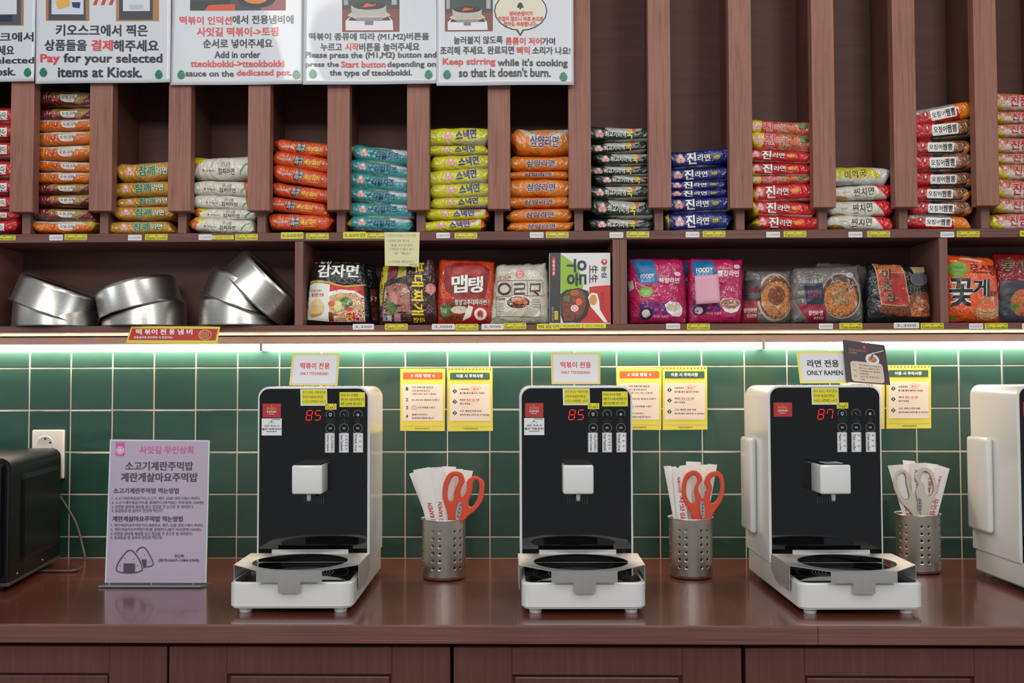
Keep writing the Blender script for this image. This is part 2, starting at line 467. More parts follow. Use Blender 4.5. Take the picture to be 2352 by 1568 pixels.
# ================================================================== SETTING
XL, XR = -1.42, 1.46
wall = obj('wall_back', box(XL, XR, 0.0005, 0.10, 0.0, 2.75), GROUT); wall['kind'] = 'structure'
def tile_mesh(w_, h_):
    bm = box(-w_ / 2, w_ / 2, -0.004, 0.004, -h_ / 2, h_ / 2)
    fr = [e for e in bm.edges if all(v.co.y < 0 for v in e.verts)]
    bmesh.ops.bevel(bm, geom=fr, offset=0.0012, segments=1, affect='EDGES')
    me = bpy.data.meshes.new('tile'); bm.to_mesh(me); bm.free(); me.materials.append(TILE); return me
TM = tile_mesh(0.0972, 0.0972); TH = tile_mesh(0.0972, 0.0472)
rt_ = random.Random(3)
for i in range(-14, 14):
    for r in range(6):
        full = r < 5
        zc = 1.35 - 0.1 * r if full else 0.875
        o = bpy.data.objects.new('tile', TM if full else TH)
        o.location = (0.05 + 0.1 * i, 0.003, zc)
        o.rotation_euler = (rt_.uniform(-1, 1) * 0.006, 0, rt_.uniform(-1, 1) * 0.006)
        link(o, wall)

# floor, seen by nothing but the reflections
fl = obj('floor', box(-3.5, 3.5, -5.0, 0.1, -0.05, 0.0), mat('floor_concrete', (120, 116, 110), 0.6)); fl['kind'] = 'structure'

# ---- wall shelf
sh = thing('wall_shelf', 'reddish brown stained wooden wall shelf with tall slatted noodle compartments above green tiles', 'shelf', (0, 0, 0))
ZB0, ZB1, ZS0, ZS1, ZT = 1.3766, 1.390, 1.5764, 1.5956, 2.55
obj('underside_lining', box(XL, XR, -0.1795, 0.0, ZB0 - 0.002, ZB0), WOODR, sh)['label'] = 'raw pale plywood underside'
obj('shelf_board', box(XL, XR, -0.18, 0.0, ZB0, ZB1, 0.0006, 1), WOODP, sh)
obj('shelf_board', box(XL, XR, -0.18, 0.0, ZS0, ZS1, 0.0006, 1), WOODP, sh)
obj('back_panel', box(XL, XR, -0.006, 0.0, ZB1, ZS0), WOODI, sh)
obj('back_panel', box(XL, XR, -0.006, 0.0, ZS1, ZT), WOODI, sh)
for a, b in ((-1.135, -1.117), (-0.423, -0.404), (0.279, 0.294), (0.2945, 0.31), (0.9905, 1.0085)):
    obj('divider', box(a, b, -0.179, -0.006, ZB1, ZS0, 0.0006, 1), WOODPV, sh)
DIV = [-1.2, -1.025, -0.85, -0.675, -0.498, -0.321, -0.144, 0.029, 0.205, 0.381, 0.559, 0.739, 0.914, 1.092, 1.268]
for c in DIV:
    obj('divider', box(c - 0.0095, c + 0.0095, -0.179, -0.006, ZS1, ZT, 0.0006, 1), WOODPV, sh)
SL = [(-1.223, -1.172), (-1.048, -0.996), (-0.872, -0.821), (-0.697, -0.647), (-0.521, -0.472), (-0.346, -0.297), (-0.171, -0.122), (0.006, 0.055), (0.182, 0.231), (0.356, 0.405), (0.531, 0.581), (0.711, 0.760), (0.886, 0.935), (1.061, 1.110), (1.236, 1.285)]
for a, b in SL:
    obj('slat', box(a, b, -0.210, -0.181, 1.640 + random.uniform(-0.0015, 0.0015), ZT, 0.0012, 2), WOODV, sh)
obj('top_board', box(XL, XR, -0.18, 0.0, ZT, ZT + 0.02), WOODP, sh)

# ---- LED battens under the shelf
ALU = mat('lamp_housing', (196, 186, 190), 0.45)
for i, (a, b) in enumerate(((-1.40, -0.5385), (-0.5345, 0.6375), (0.6415, 1.44))):
    t = thing('led_batten', ['left white LED batten glowing under the wall shelf, ending above the left cooker', 'long middle white LED batten glowing under the wall shelf', 'right white LED batten glowing under the wall shelf, over the ramen cooker'][i], 'lamp', ((a + b) / 2, 0, 1.354))
    h = (b - a) / 2
    obj('housing', box(-h, h, -0.030, 0.001, 0.0, 0.0185, 0.002, 2), ALU, t)
    obj('diffuser', box(-h + 0.006, h - 0.006, -0.028, -0.003, -0.0155, 0.0002, 0.004, 3), LEDM, t, smooth=False)
    for s_ in (-1, 1):
        obj('end_cap', box(s_ * h - 0.002, s_ * h + 0.002, -0.0305, 0.001, -0.0158, 0.0185, 0.0008, 1), WHITE, t)
# ---- worktop
ct = thing('countertop', 'glossy dark reddish brown wooden worktop under the cookers', 'countertop', (0, 0, 0.85))
obj('slab', box(XL, XR, -0.668, 0.004, -0.026, 0.0), WOODT, ct)
for a, b in ((XL, 0.5815), (0.582, XR)):
    obj('nosing', box(a, b, -0.680, -0.668, -0.0292, 0.0004, 0.0012, 2), WOODP, ct)
# ---- base cabinets
CD = [(-1.42, -1.02), (-1.015, -0.529), (-0.525, -0.040), (-0.034, 0.457), (0.464, 0.950), (0.956, 1.44)]
nm = ['outermost on the left', 'under the black oven and the lilac sign', 'under the left tteokbokki cooker', 'under the middle tteokbokki cooker', 'under the ramen cooker', 'at the right edge']
for (a, b), l in zip(CD, nm):
    c = (a + b) / 2; h = (b - a) / 2
    t = thing('base_cabinet', 'dark red painted base cabinet with framed door, ' + l, 'cabinet', (c, -0.64, 0.08), group='base cabinets under the worktop')
    obj('body', box(-h, h, 0.0, 0.60, 0, 0.742), WOODC, t)
    bm = bmesh.new()
    fr = 0.100; z1 = 0.7305; z0 = 0.004
    bbox(bm, -h, -h + fr, -0.02, -0.001, z0, z1, 0.0015, 1); bbox(bm, h - fr, h, -0.02, -0.001, z0, z1, 0.0015, 1)
    bbox(bm, -h + fr, h - fr, -0.02, -0.001, z1 - 0.047, z1, 0.0015, 1); bbox(bm, -h + fr, h - fr, -0.02, -0.001, z0, z0 + 0.06, 0.0015, 1)
    d = obj('door', bm, WOODC, t)
    bm = bmesh.new(); bbox(bm, -h + fr, h - fr, -0.010, -0.001, z0 + 0.06, z1 - 0.047); 
    bbox(bm, -h + fr + 0.004, h - fr - 0.004, -0.015, -0.010, z0 + 0.064, z1 - 0.051, 0.003, 2)
    obj('panel', bm, WOODC, d)

# ================================================================== COOKERS
LG = mat('print_grey', (120, 124, 128), 0.5); LG2 = mat('print_dim_grey', (70, 73, 76), 0.5)
YEL = ink((214, 205, 40)); YELP = ink((232, 220, 120)); REDS = ink((170, 42, 42)); WP = ink((214, 214, 216)); DKB = ink((22, 24, 30))
GLD = ink((200, 160, 60))
SEGM = {'8': 'abcdefg', '5': 'afgcd', '7': 'abcf'}
def digit(P, ch, x, y, w_, h_):
    def seg(x0, y0, x1, y1): P.line([(x0 - (y0 - y) * 0.16, y0), (x1 - (y1 - y) * 0.16, y1)], 1.9, SEG, 'digit')
    g = 1.2
    L = dict(a=(x + g, y, x + w_ - g, y), b=(x + w_, y + g, x + w_, y + h_ / 2 - g), c=(x + w_, y + h_ / 2 + g, x + w_, y + h_ - g), d=(x + g, y + h_, x + w_ - g, y + h_),
             e=(x, y + h_ / 2 + g, x, y + h_ - g), f=(x, y + g, x, y + h_ / 2 - g), g=(x + g, y + h_ / 2, x + w_ - g, y + h_ / 2))
    for k in SEGM[ch]: seg(*L[k])

def cooker(cx, rot, label, kind):
    t = thing('induction_cooker', label, 'cooker', (cx, -0.387, 0.85), (0, 0, math.radians(rot)), 'induction noodle cookers on the worktop')
    # base with long body
    bm = prismz(rr(-0.111, 0.111, -0.205, 0.205, 0.021, 7), 0.0105, 0.057)
    ed = [e for e in bm.edges if abs(e.verts[0].co.z - e.verts[1].co.z) < 1e-5]
    bmesh.ops.bevel(bm, geom=ed, offset=0.0035, segments=3, affect='EDGES')
    obj('base', bm, WHITE, t, True, auto=50)
    bm = prism(rr(-0.112, 0.112, 0.0572, 0.406, 0.023, 8, (0, 0, 1, 1)), 0.0, 0.202)
    ed = [e for e in bm.edges if abs(e.verts[0].co.y - e.verts[1].co.y) < 1e-5 and e.verts[0].co.z > 0.06 or (abs(e.verts[0].co.y - e.verts[1].co.y) < 1e-5 and e.verts[1].co.z > 0.06)]
    bmesh.ops.bevel(bm, geom=ed, offset=0.003, segments=3, affect='EDGES')
    obj('housing', bm, WHITE, t, True, auto=50)
    bm = prism(rr(-0.1078, 0.1078, 0.0585, 0.4015, 0.019, 8, (0, 0, 1, 1)), -0.0012, 0.001)
    gl = obj('control_panel', bm, BLACKG, t)
    bm = prismz(rr(-0.104, 0.104, -0.1985, -0.003, 0.017, 6), 0.0568, 0.0578)
    obj('hob', bm, BLACKG, t)['label'] = 'black glass induction hob'
    bm = bmesh.new()
    for r in (0.036, 0.042, 0.048, 0.054, 0.060):
        lathe([(r, 0.0580), (r + 0.0009, 0.0580)], 64, bm)
    lathe([(0.088, 0.0580), (0.0886, 0.0580)], 64, bm)
    bmesh.ops.translate(bm, vec=(0, -0.115, 0), verts=bm.verts)
    obj('hob_ring', bm, LG, t)
    for fx, fy in ((-0.086, -0.180), (0.086, -0.180), (-0.086, 0.175), (0.086, 0.175)):
        bm = lathe([(0.0001, 0), (0.010, 0), (0.0115, 0.002), (0.0115, 0.0108), (0.0001, 0.0108)], 24)
        bmesh.ops.translate(bm, vec=(fx, fy, 0), verts=bm.verts); obj('foot', bm, WHITE, t, True, auto=40)
    # pot guard: plate with hole
    zp = 0.0788; th = 0.0012
    out = [(-0.0585, -0.215), (0.0585, -0.215), (0.1140, -0.155), (0.1155, -0.028), (-0.1155, -0.028), (-0.1140, -0.155)]
    n = 64; hole = [(0.088 * math.cos(2 * PI * k / n), -0.119 + 0.088 * math.sin(2 * PI * k / n)) for k in range(n)]
    bm = bmesh.new()
    ov = [bm.verts.new((x, y, zp)) for x, y in out]; hv = [bm.verts.new((x, y, zp)) for x, y in hole]
    ee = [bm.edges.new((ov[i], ov[(i + 1) % len(ov)])) for i in range(len(ov))] + [bm.edges.new((hv[i], hv[(i + 1) % n])) for i in range(n)]
    bmesh.ops.triangle_fill(bm, edges=ee, use_beauty=True)
    fs = [f for f in bm.faces]
    kill = [f for f in fs if (f.calc_center_median().xy - Vector((0, -0.119))).length < 0.08]
    bmesh.ops.delete(bm, geom=kill, context='FACES_ONLY')
    r = bmesh.ops.extrude_face_region(bm, geom=list(bm.faces))
    bmesh.ops.translate(bm, vec=(0, 0, th), verts=[v for v in r['geom'] if isinstance(v, bmesh.types.BMVert)])
    bmesh.ops.recalc_face_normals(bm, faces=bm.faces)
    g = obj('pot_guard', bm, STEELP, t)
    tab = [(-0.0585, zp + th), (-0.0585, 0.0596), (-0.0215, 0.0596)] + [(-0.0195, 0.0575), (-0.0195, 0.0435), (-0.0185, 0.0412), (-0.0165, 0.0403), (0.0165, 0.0403), (0.0185, 0.0412), (0.0195, 0.0435), (0.0195, 0.0575)] + [(0.0215, 0.0596), (0.0585, 0.0596), (0.0585, zp + th)]
    obj('front_tab', prism(tab, -0.2162, -0.2150), STEELP, g)
    for s_ in (-1, 1):
        bm = bmesh.new()
        pts = [(-0.155, zp + th, 0.1140), (-0.155, 0.036, 0.1140), (-0.150, 0.034, 0.1141), (-0.060, 0.034, 0.1150), (-0.028, 0.050, 0.1155), (-0.028, zp + th, 0.1155)]
        a = [bm.verts.new((s_ * x, y, z)) for y, z, x in pts]; b = [bm.verts.new((s_ * (x + 0.0012), y, z)) for y, z, x in pts]
        bm.faces.new(a); bm.faces.new(list(reversed(b)))
        for i in range(len(a)): bm.faces.new((a[i], a[(i + 1) % len(a)], b[(i + 1) % len(a)], b[i]))
        bmesh.ops.recalc_face_normals(bm, faces=bm.faces)
        obj('side_flap', bm, STEELP, g)
    obj('rear_tab', box(-0.075, 0.075, -0.0292, -0.028, zp, zp + 0.0085), STEELP, g)
    # spout
    sp = obj('spout', box(-0.0295, 0.0295, -0.064, 0.0, 0.198, 0.2545, 0.0042, 3), WHITE, t, True, auto=50)
    obj('spout_lid', prismz(rr(-0.0265, 0.0265, -0.0615, -0.001, 0.004, 4), 0.2545, 0.2562), BLACKP if kind != 'ramen' else BLACKG, sp)
    bm = lathe([(0.0001, 0.184), (0.0038, 0.184), (0.0045, 0.1985)], 20); bmesh.ops.translate(bm, vec=(0.0005, -0.046, 0), verts=bm.verts)
    obj('nozzle', bm, WHITE, sp, True)
    if kind == 'ramen':
        P = Print(sp); f = lambda x, y: (x, y)
        bm = prismz([(-0.017, -0.052), (0.018, -0.052), (0.018, -0.012), (-0.017, -0.012)], 0.2562, 0.2566); obj('caution_sticker', bm, WP, sp)
        bm = bmesh.new()
        for q in range(3): bbox(bm, -0.013, 0.013 - 0.004 * q, -0.045 + 0.011 * q, -0.040 + 0.011 * q, 0.2566, 0.2568)
        obj('lettering', bm, DKB, sp)
    if kind in ('ramen', 'edge'):
        obj('side_bracket', box(-0.1255, -0.1115, 0.10, 0.195, 0.100, 0.296, 0.007, 3), WHITE, t, True, auto=50)
    # control print, px of the middle cooker
    P = Print(gl, lambda a, b: ((a - 1322) / 1153.0, 0.405 + (886 - b) / 1153.0), -0.0012, eps=0.0002)
    for k in range(9): P.rect(1301 + k * 5.6, 1137, 1302.6 + k * 5.6, 1153, LG2, 'grille_reflection')  # grey bars drawn on the glass as the nozzle grille's reflection
    for j, yy in enumerate((949.6, 981)):
        for i, xx in enumerate((1361, 1392.8, 1424.4)):
            if j == 0: P.line([(xx + 10 * math.cos(a), yy + 10 * math.sin(a)) for a in [PI * 0.85 + k * (PI * 1.3) / 16 for k in range(17)]], 0.9, LG, 'button')
            else: P.ring(xx, yy, 10.3, 10.3, 0.9, LG, 'button')
            if j: P.txt('M%d' % (i + 1), xx - 3, yy - 2, xx + 3, yy + 2, ink((190, 215, 220)), 0.02)
    P.line([(1358, 947), (1364, 947), (1363, 951), (1361, 953.5), (1359, 951)], 1.1, WH, 'button_icon', True)
    P.line([(1390, 947), (1393, 950), (1395, 953)], 1.2, LG, 'button_icon')
    P.ring(1424.4, 950.2, 2.2, 2.2, 1.0, WH, 'button_icon')
    for xx, s1, s2 in ((1361, '시작/정지', 'START/STOP'), (1392.8, '온수', 'HOT WATER'), (1424.4, '전원', 'POWER')):
        wv = len(s2) * 1.1
        P.txt(s1, xx - len(s1) * 1.8, 959.5, xx + len(s1) * 1.8, 962.8, LG2, 0.0); P.txt(s2, xx - wv, 965, xx + wv, 967.3, LG2, 0.0)
    ds = {'tteok': '85', 'ramen': '87', 'edge': '87'}[kind]
    digit(P, ds[0], 1308, 940, 12.5, 22); digit(P, ds[1], 1328, 940, 12.5, 22)
    P.build()
    def sticker(nm, x0, y0, x1, y1, m, lab, skew=0):
        o = obj(nm, prism([P.f(x0 + skew, y0), P.f(x1 + skew, y0), P.f(x1, y1), P.f(x0, y1)][::-1], -0.0018, -0.0012), m, gl); o['label'] = lab
        return o
    r = sticker('red_sticker', 1205, 924, 1247, 956, REDS, 'red sticker with gold lettering')
    Q = Print(r, P.f, -0.0018, eps=0.0002)
    Q.txt('뜨거우니', 1215, 932, 1236, 939, GLD, 0.03); Q.txt('조심하세요', 1214.5, 940, 1237, 945, WP, 0.04); Q.rect(1219, 947.5, 1232, 948.5, WP); Q.disc(1225.5, 929, 1.2, 1.2, GLD); Q.build()
    if kind == 'tteok':
        r = sticker('white_sticker', 1203, 958, 1249, 997, WP, 'white warning sticker')
        Q = Print(r, P.f, -0.0018, eps=0.0002)
        Q.rect(1226, 959.5, 1246, 961, K); Q.line([(1219, 970), (1225.5, 962.5), (1232, 970)], 0.8, K); Q.rect(1224.8, 964, 1226.2, 968, K)
        Q.txt('모든 조리 시', 1209, 972.5, 1243, 977.5, DKB, 0.03); Q.txt('물은 자동급수!', 1204, 979.5, 1248, 985, DKB, 0.03); Q.rect(1214, 987.5, 1238, 988.7, K); Q.build()
        r = sticker('yellow_notice', 1382, 898, 1440.5, 932, YEL, 'yellow hot water notice sticker')
        Q = Print(r, P.f, -0.0018, eps=0.0002)
        Q.txt('면사리 추가 시 이용법', 1385, 901.5, 1424, 908.5, DKB, 0.02); Q.txt('라면 온수 10초/시간버튼 1번', 1385, 911.5, 1438, 918.5, DKB, 0.02); Q.txt('짜면 시간버튼 2번 누르기', 1385, 921.5, 1433, 928.5, DKB, 0.02); Q.build()
    r = sticker('yellow_sticker', 1292.5, 891, 1354, 929, WP, 'yellow sticker with white border', -1.0)
    Q = Print(r, P.f, -0.0018, eps=0.0002)
    Q.poly([(1294.5, 892), (1351.5, 892), (1352.5, 926), (1295.5, 926)], YEL)
    Q.txt('추가 조리는 떡볶이전용', 1297, 895, 1350, 902, DKB, 0.02); Q.txt('인덕션 볶음밥 버튼을', 1297, 905.5, 1344, 912.5, DKB, 0.02); Q.txt('누르고 시작버튼 누르기', 1297, 916, 1350, 923, DKB, 0.02); Q.build()
    r = sticker('start_sticker', 1349, 924.5, 1375, 938, YEL, 'small yellow START sticker')
    Q = Print(r, P.f, -0.0018, eps=0.0002)
    Q.txt('START', 1351.5, 931, 1373, 936, DKB, 0.02); Q.txt('시', 1352, 926, 1356, 929.5, DKB, 0.02); Q.txt('작', 1367, 926, 1371, 929.5, DKB, 0.02); Q.build()
    cards = {'tteok': (('Red/Army Tteokbokki', '레드/부대떡볶이'), ('Rose Tteokbokki', '로제떡볶이'), ('Fried rice', '볶음밥')),
             'ramen': (('Regular noodles', '일 반 면'), ('Thick noodles', '굵 은 면'), ('Fried noodles', '볶 음 면')), 'edge': (('Regular noodles', '일 반 면'), ('Thick noodles', '굵 은 면'), ('Fried noodles', '볶 음 면'))}[kind]
    for (x0, x1), (e1, k1) in zip(((1349, 1371), (1381.5, 1403.5), (1414, 1436.5)), cards):
        r = sticker('menu_card', x0, 992, x1, 1036.5, WP, 'white card reading ' + e1)
        Q = Print(r, P.f, -0.0018, eps=0.0002)
        Q.line([(x0 + 1.3, 993.5), (x1 - 1.3, 993.5), (x1 - 1.3, 1035), (x0 + 1.3, 1035)], 0.7, DKB, 'print', True)
        Q.txt(e1, x0 + 3.2, 996, x0 + 8.8, 1033, DKB, 0.03, rot=91) if False else Q.txt(e1, x0 + 9.2, 996, x0 + 3.4, 1033, DKB, 0.03, rot=90)
        ks = k1.replace(' ', ''); hgt = 36.0 / len(ks)
        for q, ch in enumerate(ks):
            Q.txt(ch, x0 + 18.6, 996.5 + q * hgt, x0 + 13.2, 996.5 + q * hgt + 4.6, DKB, 0.01, rot=90)
        Q.build()
    return t
CK = [cooker(-0.3352, 1.0, 'leftmost white induction cooker, its right side panel in view, display reading 85', 'tteok'),
      cooker(0.1885, 1.3, 'white induction cooker in the middle of the worktop, seen head-on, display reading 85', 'tteok'),
      cooker(0.6795, 1.3, 'white induction cooker under the ONLY RAMEN sign, display reading 87', 'ramen'),
      cooker(1.1660, 2.6, 'white induction cooker cut off by the right edge of the picture', 'edge')]

# signs standing on the cookers
def stand_sign(corners, Y, name, label, m, y_th=0.0015, cat='sign', rot=(0, 0, 0)):
    """corners in px TL TR BR BL"""
    P4 = [at(x, y, Y) for x, y in corners]; zb = min(P4[2].z, P4[3].z); ox = (P4[2].x + P4[3].x) / 2
    t = thing(name, label, cat, (ox, Y, zb), rot)
    pts = [(p.x - ox, p.z - zb) for p in P4][::-1]
    obj('card', prism(pts, 0, y_th), m, t)
    return t, pxmap(0, 0, 1, Y, (ox, Y, zb))
def tteok_sign(c, dx, label):
    t, f = stand_sign(c, -0.345, 'table_sign', label, ink((222, 200, 122)))
    TL, TR, BR, BL = [Vector(q) for q in c]
    def q(u, v): return tuple((TL * (1 - u) + TR * u) * (1 - v) + (BL * (1 - u) + BR * u) * v)
    P = Print(t, lambda u, v: f(*q(u, v)), 0.0, eps=0.0003)
    P.poly(rr(0.045, 0.955, 0.06, 0.94, 0.05, 5), WP)
    P.txt('떡볶이 전용', 0.19, 0.29, 0.81, 0.49, RED, 0.045); P.txt('ONLY TTEOKBOKKI', 0.2, 0.585, 0.79, 0.675, RED, 0.03)
    P.build()
tteok_sign([(672, 811), (780, 811), (775, 885.5), (664, 885)], 0, 'cream edged sign ONLY TTEOKBOKKI standing on the left cooker')
tteok_sign([(1265, 809), (1379, 810), (1379, 882), (1267, 882)], 0, 'cream edged sign ONLY TTEOKBOKKI standing on the middle cooker')
c = [(1829, 806), (1942, 806), (1949, 880), (1838, 880)]
t, f = stand_sign(c, -0.345, 'table_sign', 'yellow edged sign ONLY RAMEN standing on the third cooker', ink((226, 216, 110)))
TL, TR, BR, BL = [Vector(q_) for q_ in c]
P = Print(t, lambda u, v: f(*tuple((TL * (1 - u) + TR * u) * (1 - v) + (BL * (1 - u) + BR * u) * v)), 0.0, eps=0.0003)
P.poly(rr(0.05, 0.99, 0.08, 0.92, 0.04, 5), WP)
P.txt('라면 전용', 0.19, 0.27, 0.84, 0.50, K, 0.05); P.txt('ONLY RAMEN', 0.16, 0.60, 0.90, 0.75, K, 0.035); P.build()
c = [(1935, 780), (2032, 792), (2045, 884), (1944, 877)]
t, f = stand_sign(c, -0.352, 'table_sign', 'dark purple card with a noodle bowl picture standing beside the ONLY RAMEN sign', ink((72, 60, 66)))
TL2, TR2, BR2, BL2 = [Vector(q_) for q_ in c]
P = Print(t, lambda u, v: f(*tuple((TL2 * (1 - u) + TR2 * u) * (1 - v) + (BL2 * (1 - u) + BR2 * u) * v)), 0.0, eps=0.0003)
P.poly(rr(0.13, 0.88, 0.48, 0.97, 0.08, 5), ink((206, 190, 168)))
P.disc(0.66, 0.40, 0.16, 0.14, WP); P.disc(0.66, 0.40, 0.10, 0.08, food('noodles_brown', (170, 110, 70), (220, 180, 130), (120, 60, 40)))
P.line([(0.70, 0.22), (0.62, 0.42)], 0.05, ink((150, 90, 60))); P.line([(0.95, 0.15), (0.60, 0.28)], 0.02, WP)
P.disc(0.5, 0.12, 0.035, 0.04, RED); P.txt('장인라면 맛있게 먹는', 0.12, 0.19, 0.52, 0.24, ink((190, 140, 110)), 0.02); P.txt('조리방법', 0.12, 0.26, 0.3, 0.31, ink((190, 140, 110)), 0.02)
for i, s_ in enumerate(('라면 전용용기에 라면을 넣고', '면과 소스, 후레이크 담기', '시작버튼을 누르고 끓이면서', '지켜봐주세요', '조리가 끝나면 잘 섞어서', '드세요')):
    yy = 0.55 + 0.068 * i
    P.txt(s_, 0.33, yy, 0.33 + 0.021 * len(s_) * 1.6, yy + 0.038, ink((60, 50, 50)), 0.01)
    if i % 2 == 0: P.txt('%d)' % (i // 2 + 1), 0.19, yy, 0.25, yy + 0.038, ink((60, 50, 50)), 0.01)
P.build()

# ================================================================== NOODLE PACKETS
def packet_bm(L, H, W, seed, crumple=1.0):
    """pillow pack lying flat: x along its length, front long side towards -y, pinched crimps at both ends"""
    rnd = random.Random(seed); nu, nv = 34, 28; bm = bmesh.new(); rings = []
    o = Vector((seed * 3.1, seed * 1.7, 0.3)); tl, tr = rnd.uniform(-0.4, 0.4), rnd.uniform(-0.4, 0.4); bend = rnd.uniform(-0.10, 0.14); sl = rnd.uniform(-0.05, 0.05)
    for i in range(nu + 1):
        u = -1 + 2 * i / nu; x = u * L / 2
        k0 = 0.80 + (0.07 if (u < 0) == (seed % 2 == 0) else -0.02)
        k = max(0.0, (abs(u) - k0) / (1 - k0)); e = 1 - k ** 1.3 * 0.86
        wy = W / 2 * (1 - 0.12 * k ** 2); hz = H / 2 * max(e, 0.05)
        tilt = (tl if u < 0 else tr) * k ** 1.5 * H * 0.9
        ring = []
        for j in range(nv):
            a = 2 * PI * j / nv; ca, sa = math.cos(a), math.sin(a); ex = 0.45
            y = -math.copysign(abs(ca) ** ex, ca) * wy; z = math.copysign(abs(sa) ** (0.5), sa) * hz
            p = Vector((x, y, z))
            nv_ = noise.noise(p * 34 + o); n2 = noise.noise(p * 75 + o * 2)
            am = (0.0018 + 0.0046 * k) * crumple
            rg = 0.5 - abs(noise.noise(Vector((p.x * 30 + p.z * 26, p.z * 30 - p.x * 14, seed * 1.3 + p.y * 9))))
            p.z += nv_ * am * (0.4 + abs(ca)); p.y += math.copysign(rg * 0.0032 * crumple * (0.5 + k), p.y); p.y += (n2 * 0.0012 + nv_ * 0.0012) * crumple * (1 + 1.5 * k); p.x += n2 * 0.002 * k
            p.z += tilt + bend * u * u * H + sl * u * H
            ring.append(bm.verts.new(p))
        rings.append(ring)
    for A, B in zip(rings, rings[1:]):
        for j in range(nv): bm.faces.new((A[j], A[(j + 1) % nv], B[(j + 1) % nv], B[j]))
    bm.faces.new(rings[0]); bm.faces.new(rings[-1])
    bmesh.ops.recalc_face_normals(bm, faces=bm.faces)
    return bm
def trefoil(P, x, z, r):
    pk = ink((222, 170, 165)); rd = ink((190, 50, 55))
    for (dx, dz) in ((0, r * 0.5), (-r * 0.5, -r * 0.25), (r * 0.5, -r * 0.25)): P.disc(x + dx, z + dz, r * 0.68, r * 0.68, pk, n=14)
    P.disc(x, z - 0.0, r * 0.55, r * 0.55, pk, n=12)
    for (dx, dz) in ((0, r * 0.46), (-r * 0.46, -r * 0.25), (r * 0.46, -r * 0.25)): P.disc(x + dx, z + dz, r * 0.57, r * 0.57, rd, n=14)
    for (dx, dz) in ((0, r * 0.46), (-r * 0.46, -r * 0.25), (r * 0.46, -r * 0.25)): P.disc(x + dx, z + dz, r * 0.47, r * 0.47, ink((226, 196, 192)), n=14)
    P.txt('오뚜기', x - r * 0.75, z + r * 0.12, x + r * 0.75, z - r * 0.5, rd, 0.04)
def flame(P, x, z, r):
    P.disc(x, z, r * 1.15, r * 1.15, ink((200, 110, 100)), n=18); P.disc(x, z, r, r, ink((175, 25, 40)), n=18)
    P.poly([(x - r * .28, z + r * .15), (x - r * .1, z + r * .75), (x + r * .25, z + r * .6), (x + r * .3, z + r * .05), (x, z - r * .2)], WH)
def otxt(P, s, x0, z1, x1, z0, m, mo, bold=0.05, ob=0.13, shear=0):
    g = 0.8 if abs(x1 - x0) < 80 and z1 > z0 else -0.8 * abs(x1 - x0) / 60.0
    gx = abs(g); P.txt(s, x0 - gx, z1 + g, x1 + gx, z0 - g, mo, ob, shear=shear); P.e += 0.0005; P.txt(s, x0, z1, x1, z0, m, bold, shear=shear); P.e -= 0.0002
NAVY = ink((22, 32, 96)); GRN = ink((8, 118, 72)); DK = ink((26, 26, 28)); ORG = ink((220, 90, 30)); YLW = ink((225, 200, 30)); RD2 = ink((190, 28, 34)); SIL = ink((185, 182, 176)); WHP = ink((228, 226, 220))
ND = ('n', (196, 140, 80), (225, 190, 130), (130, 60, 30)); NR = ('n', (190, 80, 50), (222, 160, 100), (120, 30, 20)); NB = ('n', (120, 60, 40), (190, 140, 90), (50, 25, 20))
def pr_ansung(P):
    flame(P, -22, -1, 5); P.poly([(-6, -6), (4, -9.5), (22, -9), (32, 6), (-9, 6.5)], WHP); P.txt('安城湯麵', -5, 5, 28, -4, DK, 0.02); P.txt('안성탕면', 4, -5, 20, -8, ORG, 0.02)
def pr_gold(P):
    trefoil(P, -36, 0, 8); otxt(P, '참깨', -15, 10, 23, -9, GRN, WHP, 0.05); otxt(P, '라면', 27, 6, 52, -7, WHP, GRN, 0.03, 0.1)
def pr_kong(P):
    P.txt('콩나물', 2, 9, 24, 1, ink((130, 50, 40)), 0.02); P.txt('김치라면', -4, 0, 33, -9, DK, 0.03); P.txt('Samyang', -32, -2, -13, -6, ink((110, 100, 95)), 0.04); P.disc(-37, -3.5, 2, 2, RD2)
    P.line([(44, -14), (48, -4), (56, 4), (66, 7)], 2.2, ink((60, 150, 70)))
def pr_paldo(P):
    P.txt('paldo', -50, 3, -28, -5, SIL, 0.05, shear=1.5); P.rect(-22, -9, -3, 9, DK); P.txt('틈새', -21, 8, -4, 1, WHP, 0.02); P.txt('라면', -21, 0, -4, -8, WHP, 0.02)
    P.txt('매운김치', 1, 4, 37, -5, YLW, 0.06, shear=2); P.rect(12, -9, 36, -8, YLW)
def pr_teal(P):
    trefoil(P, -41, 0, 7.5); P.txt('Real', -28, 4, -18, -1, NAVY, 0.03, shear=1); P.txt('리얼치즈', -14, 8, 38, -7, NAVY, 0.06, shear=3)
def pr_yel(P):
    trefoil(P, -24, 0, 8.5); otxt(P, '스낵면', -6, 10, 40, -8, NAVY, SIL, 0.05, 0.10, 3)
def pr_sam(P):
    P.disc(0, 0, 13, 14, ink((212, 96, 40))); P.disc(0, -0.4, 11.6, 12.6, ink((215, 118, 32))); otxt(P, '삼양라면', -31, 7, 33, -8, NAVY, WHP, 0.07, 0.16)
def pr_green(P):
    trefoil(P, -44, -1, 8); P.txt('쇠고기미역', -32, 6, 15, -7, WHP, 0.03, shear=-1); P.txt('국', 17, 10, 31, -10, YLW, 0.05); P.poly([(26, 7), (37, 6), (38, 13), (28, 13)], ORG); P.txt('라면', 33, 1, 43, -5, SIL, 0.02)
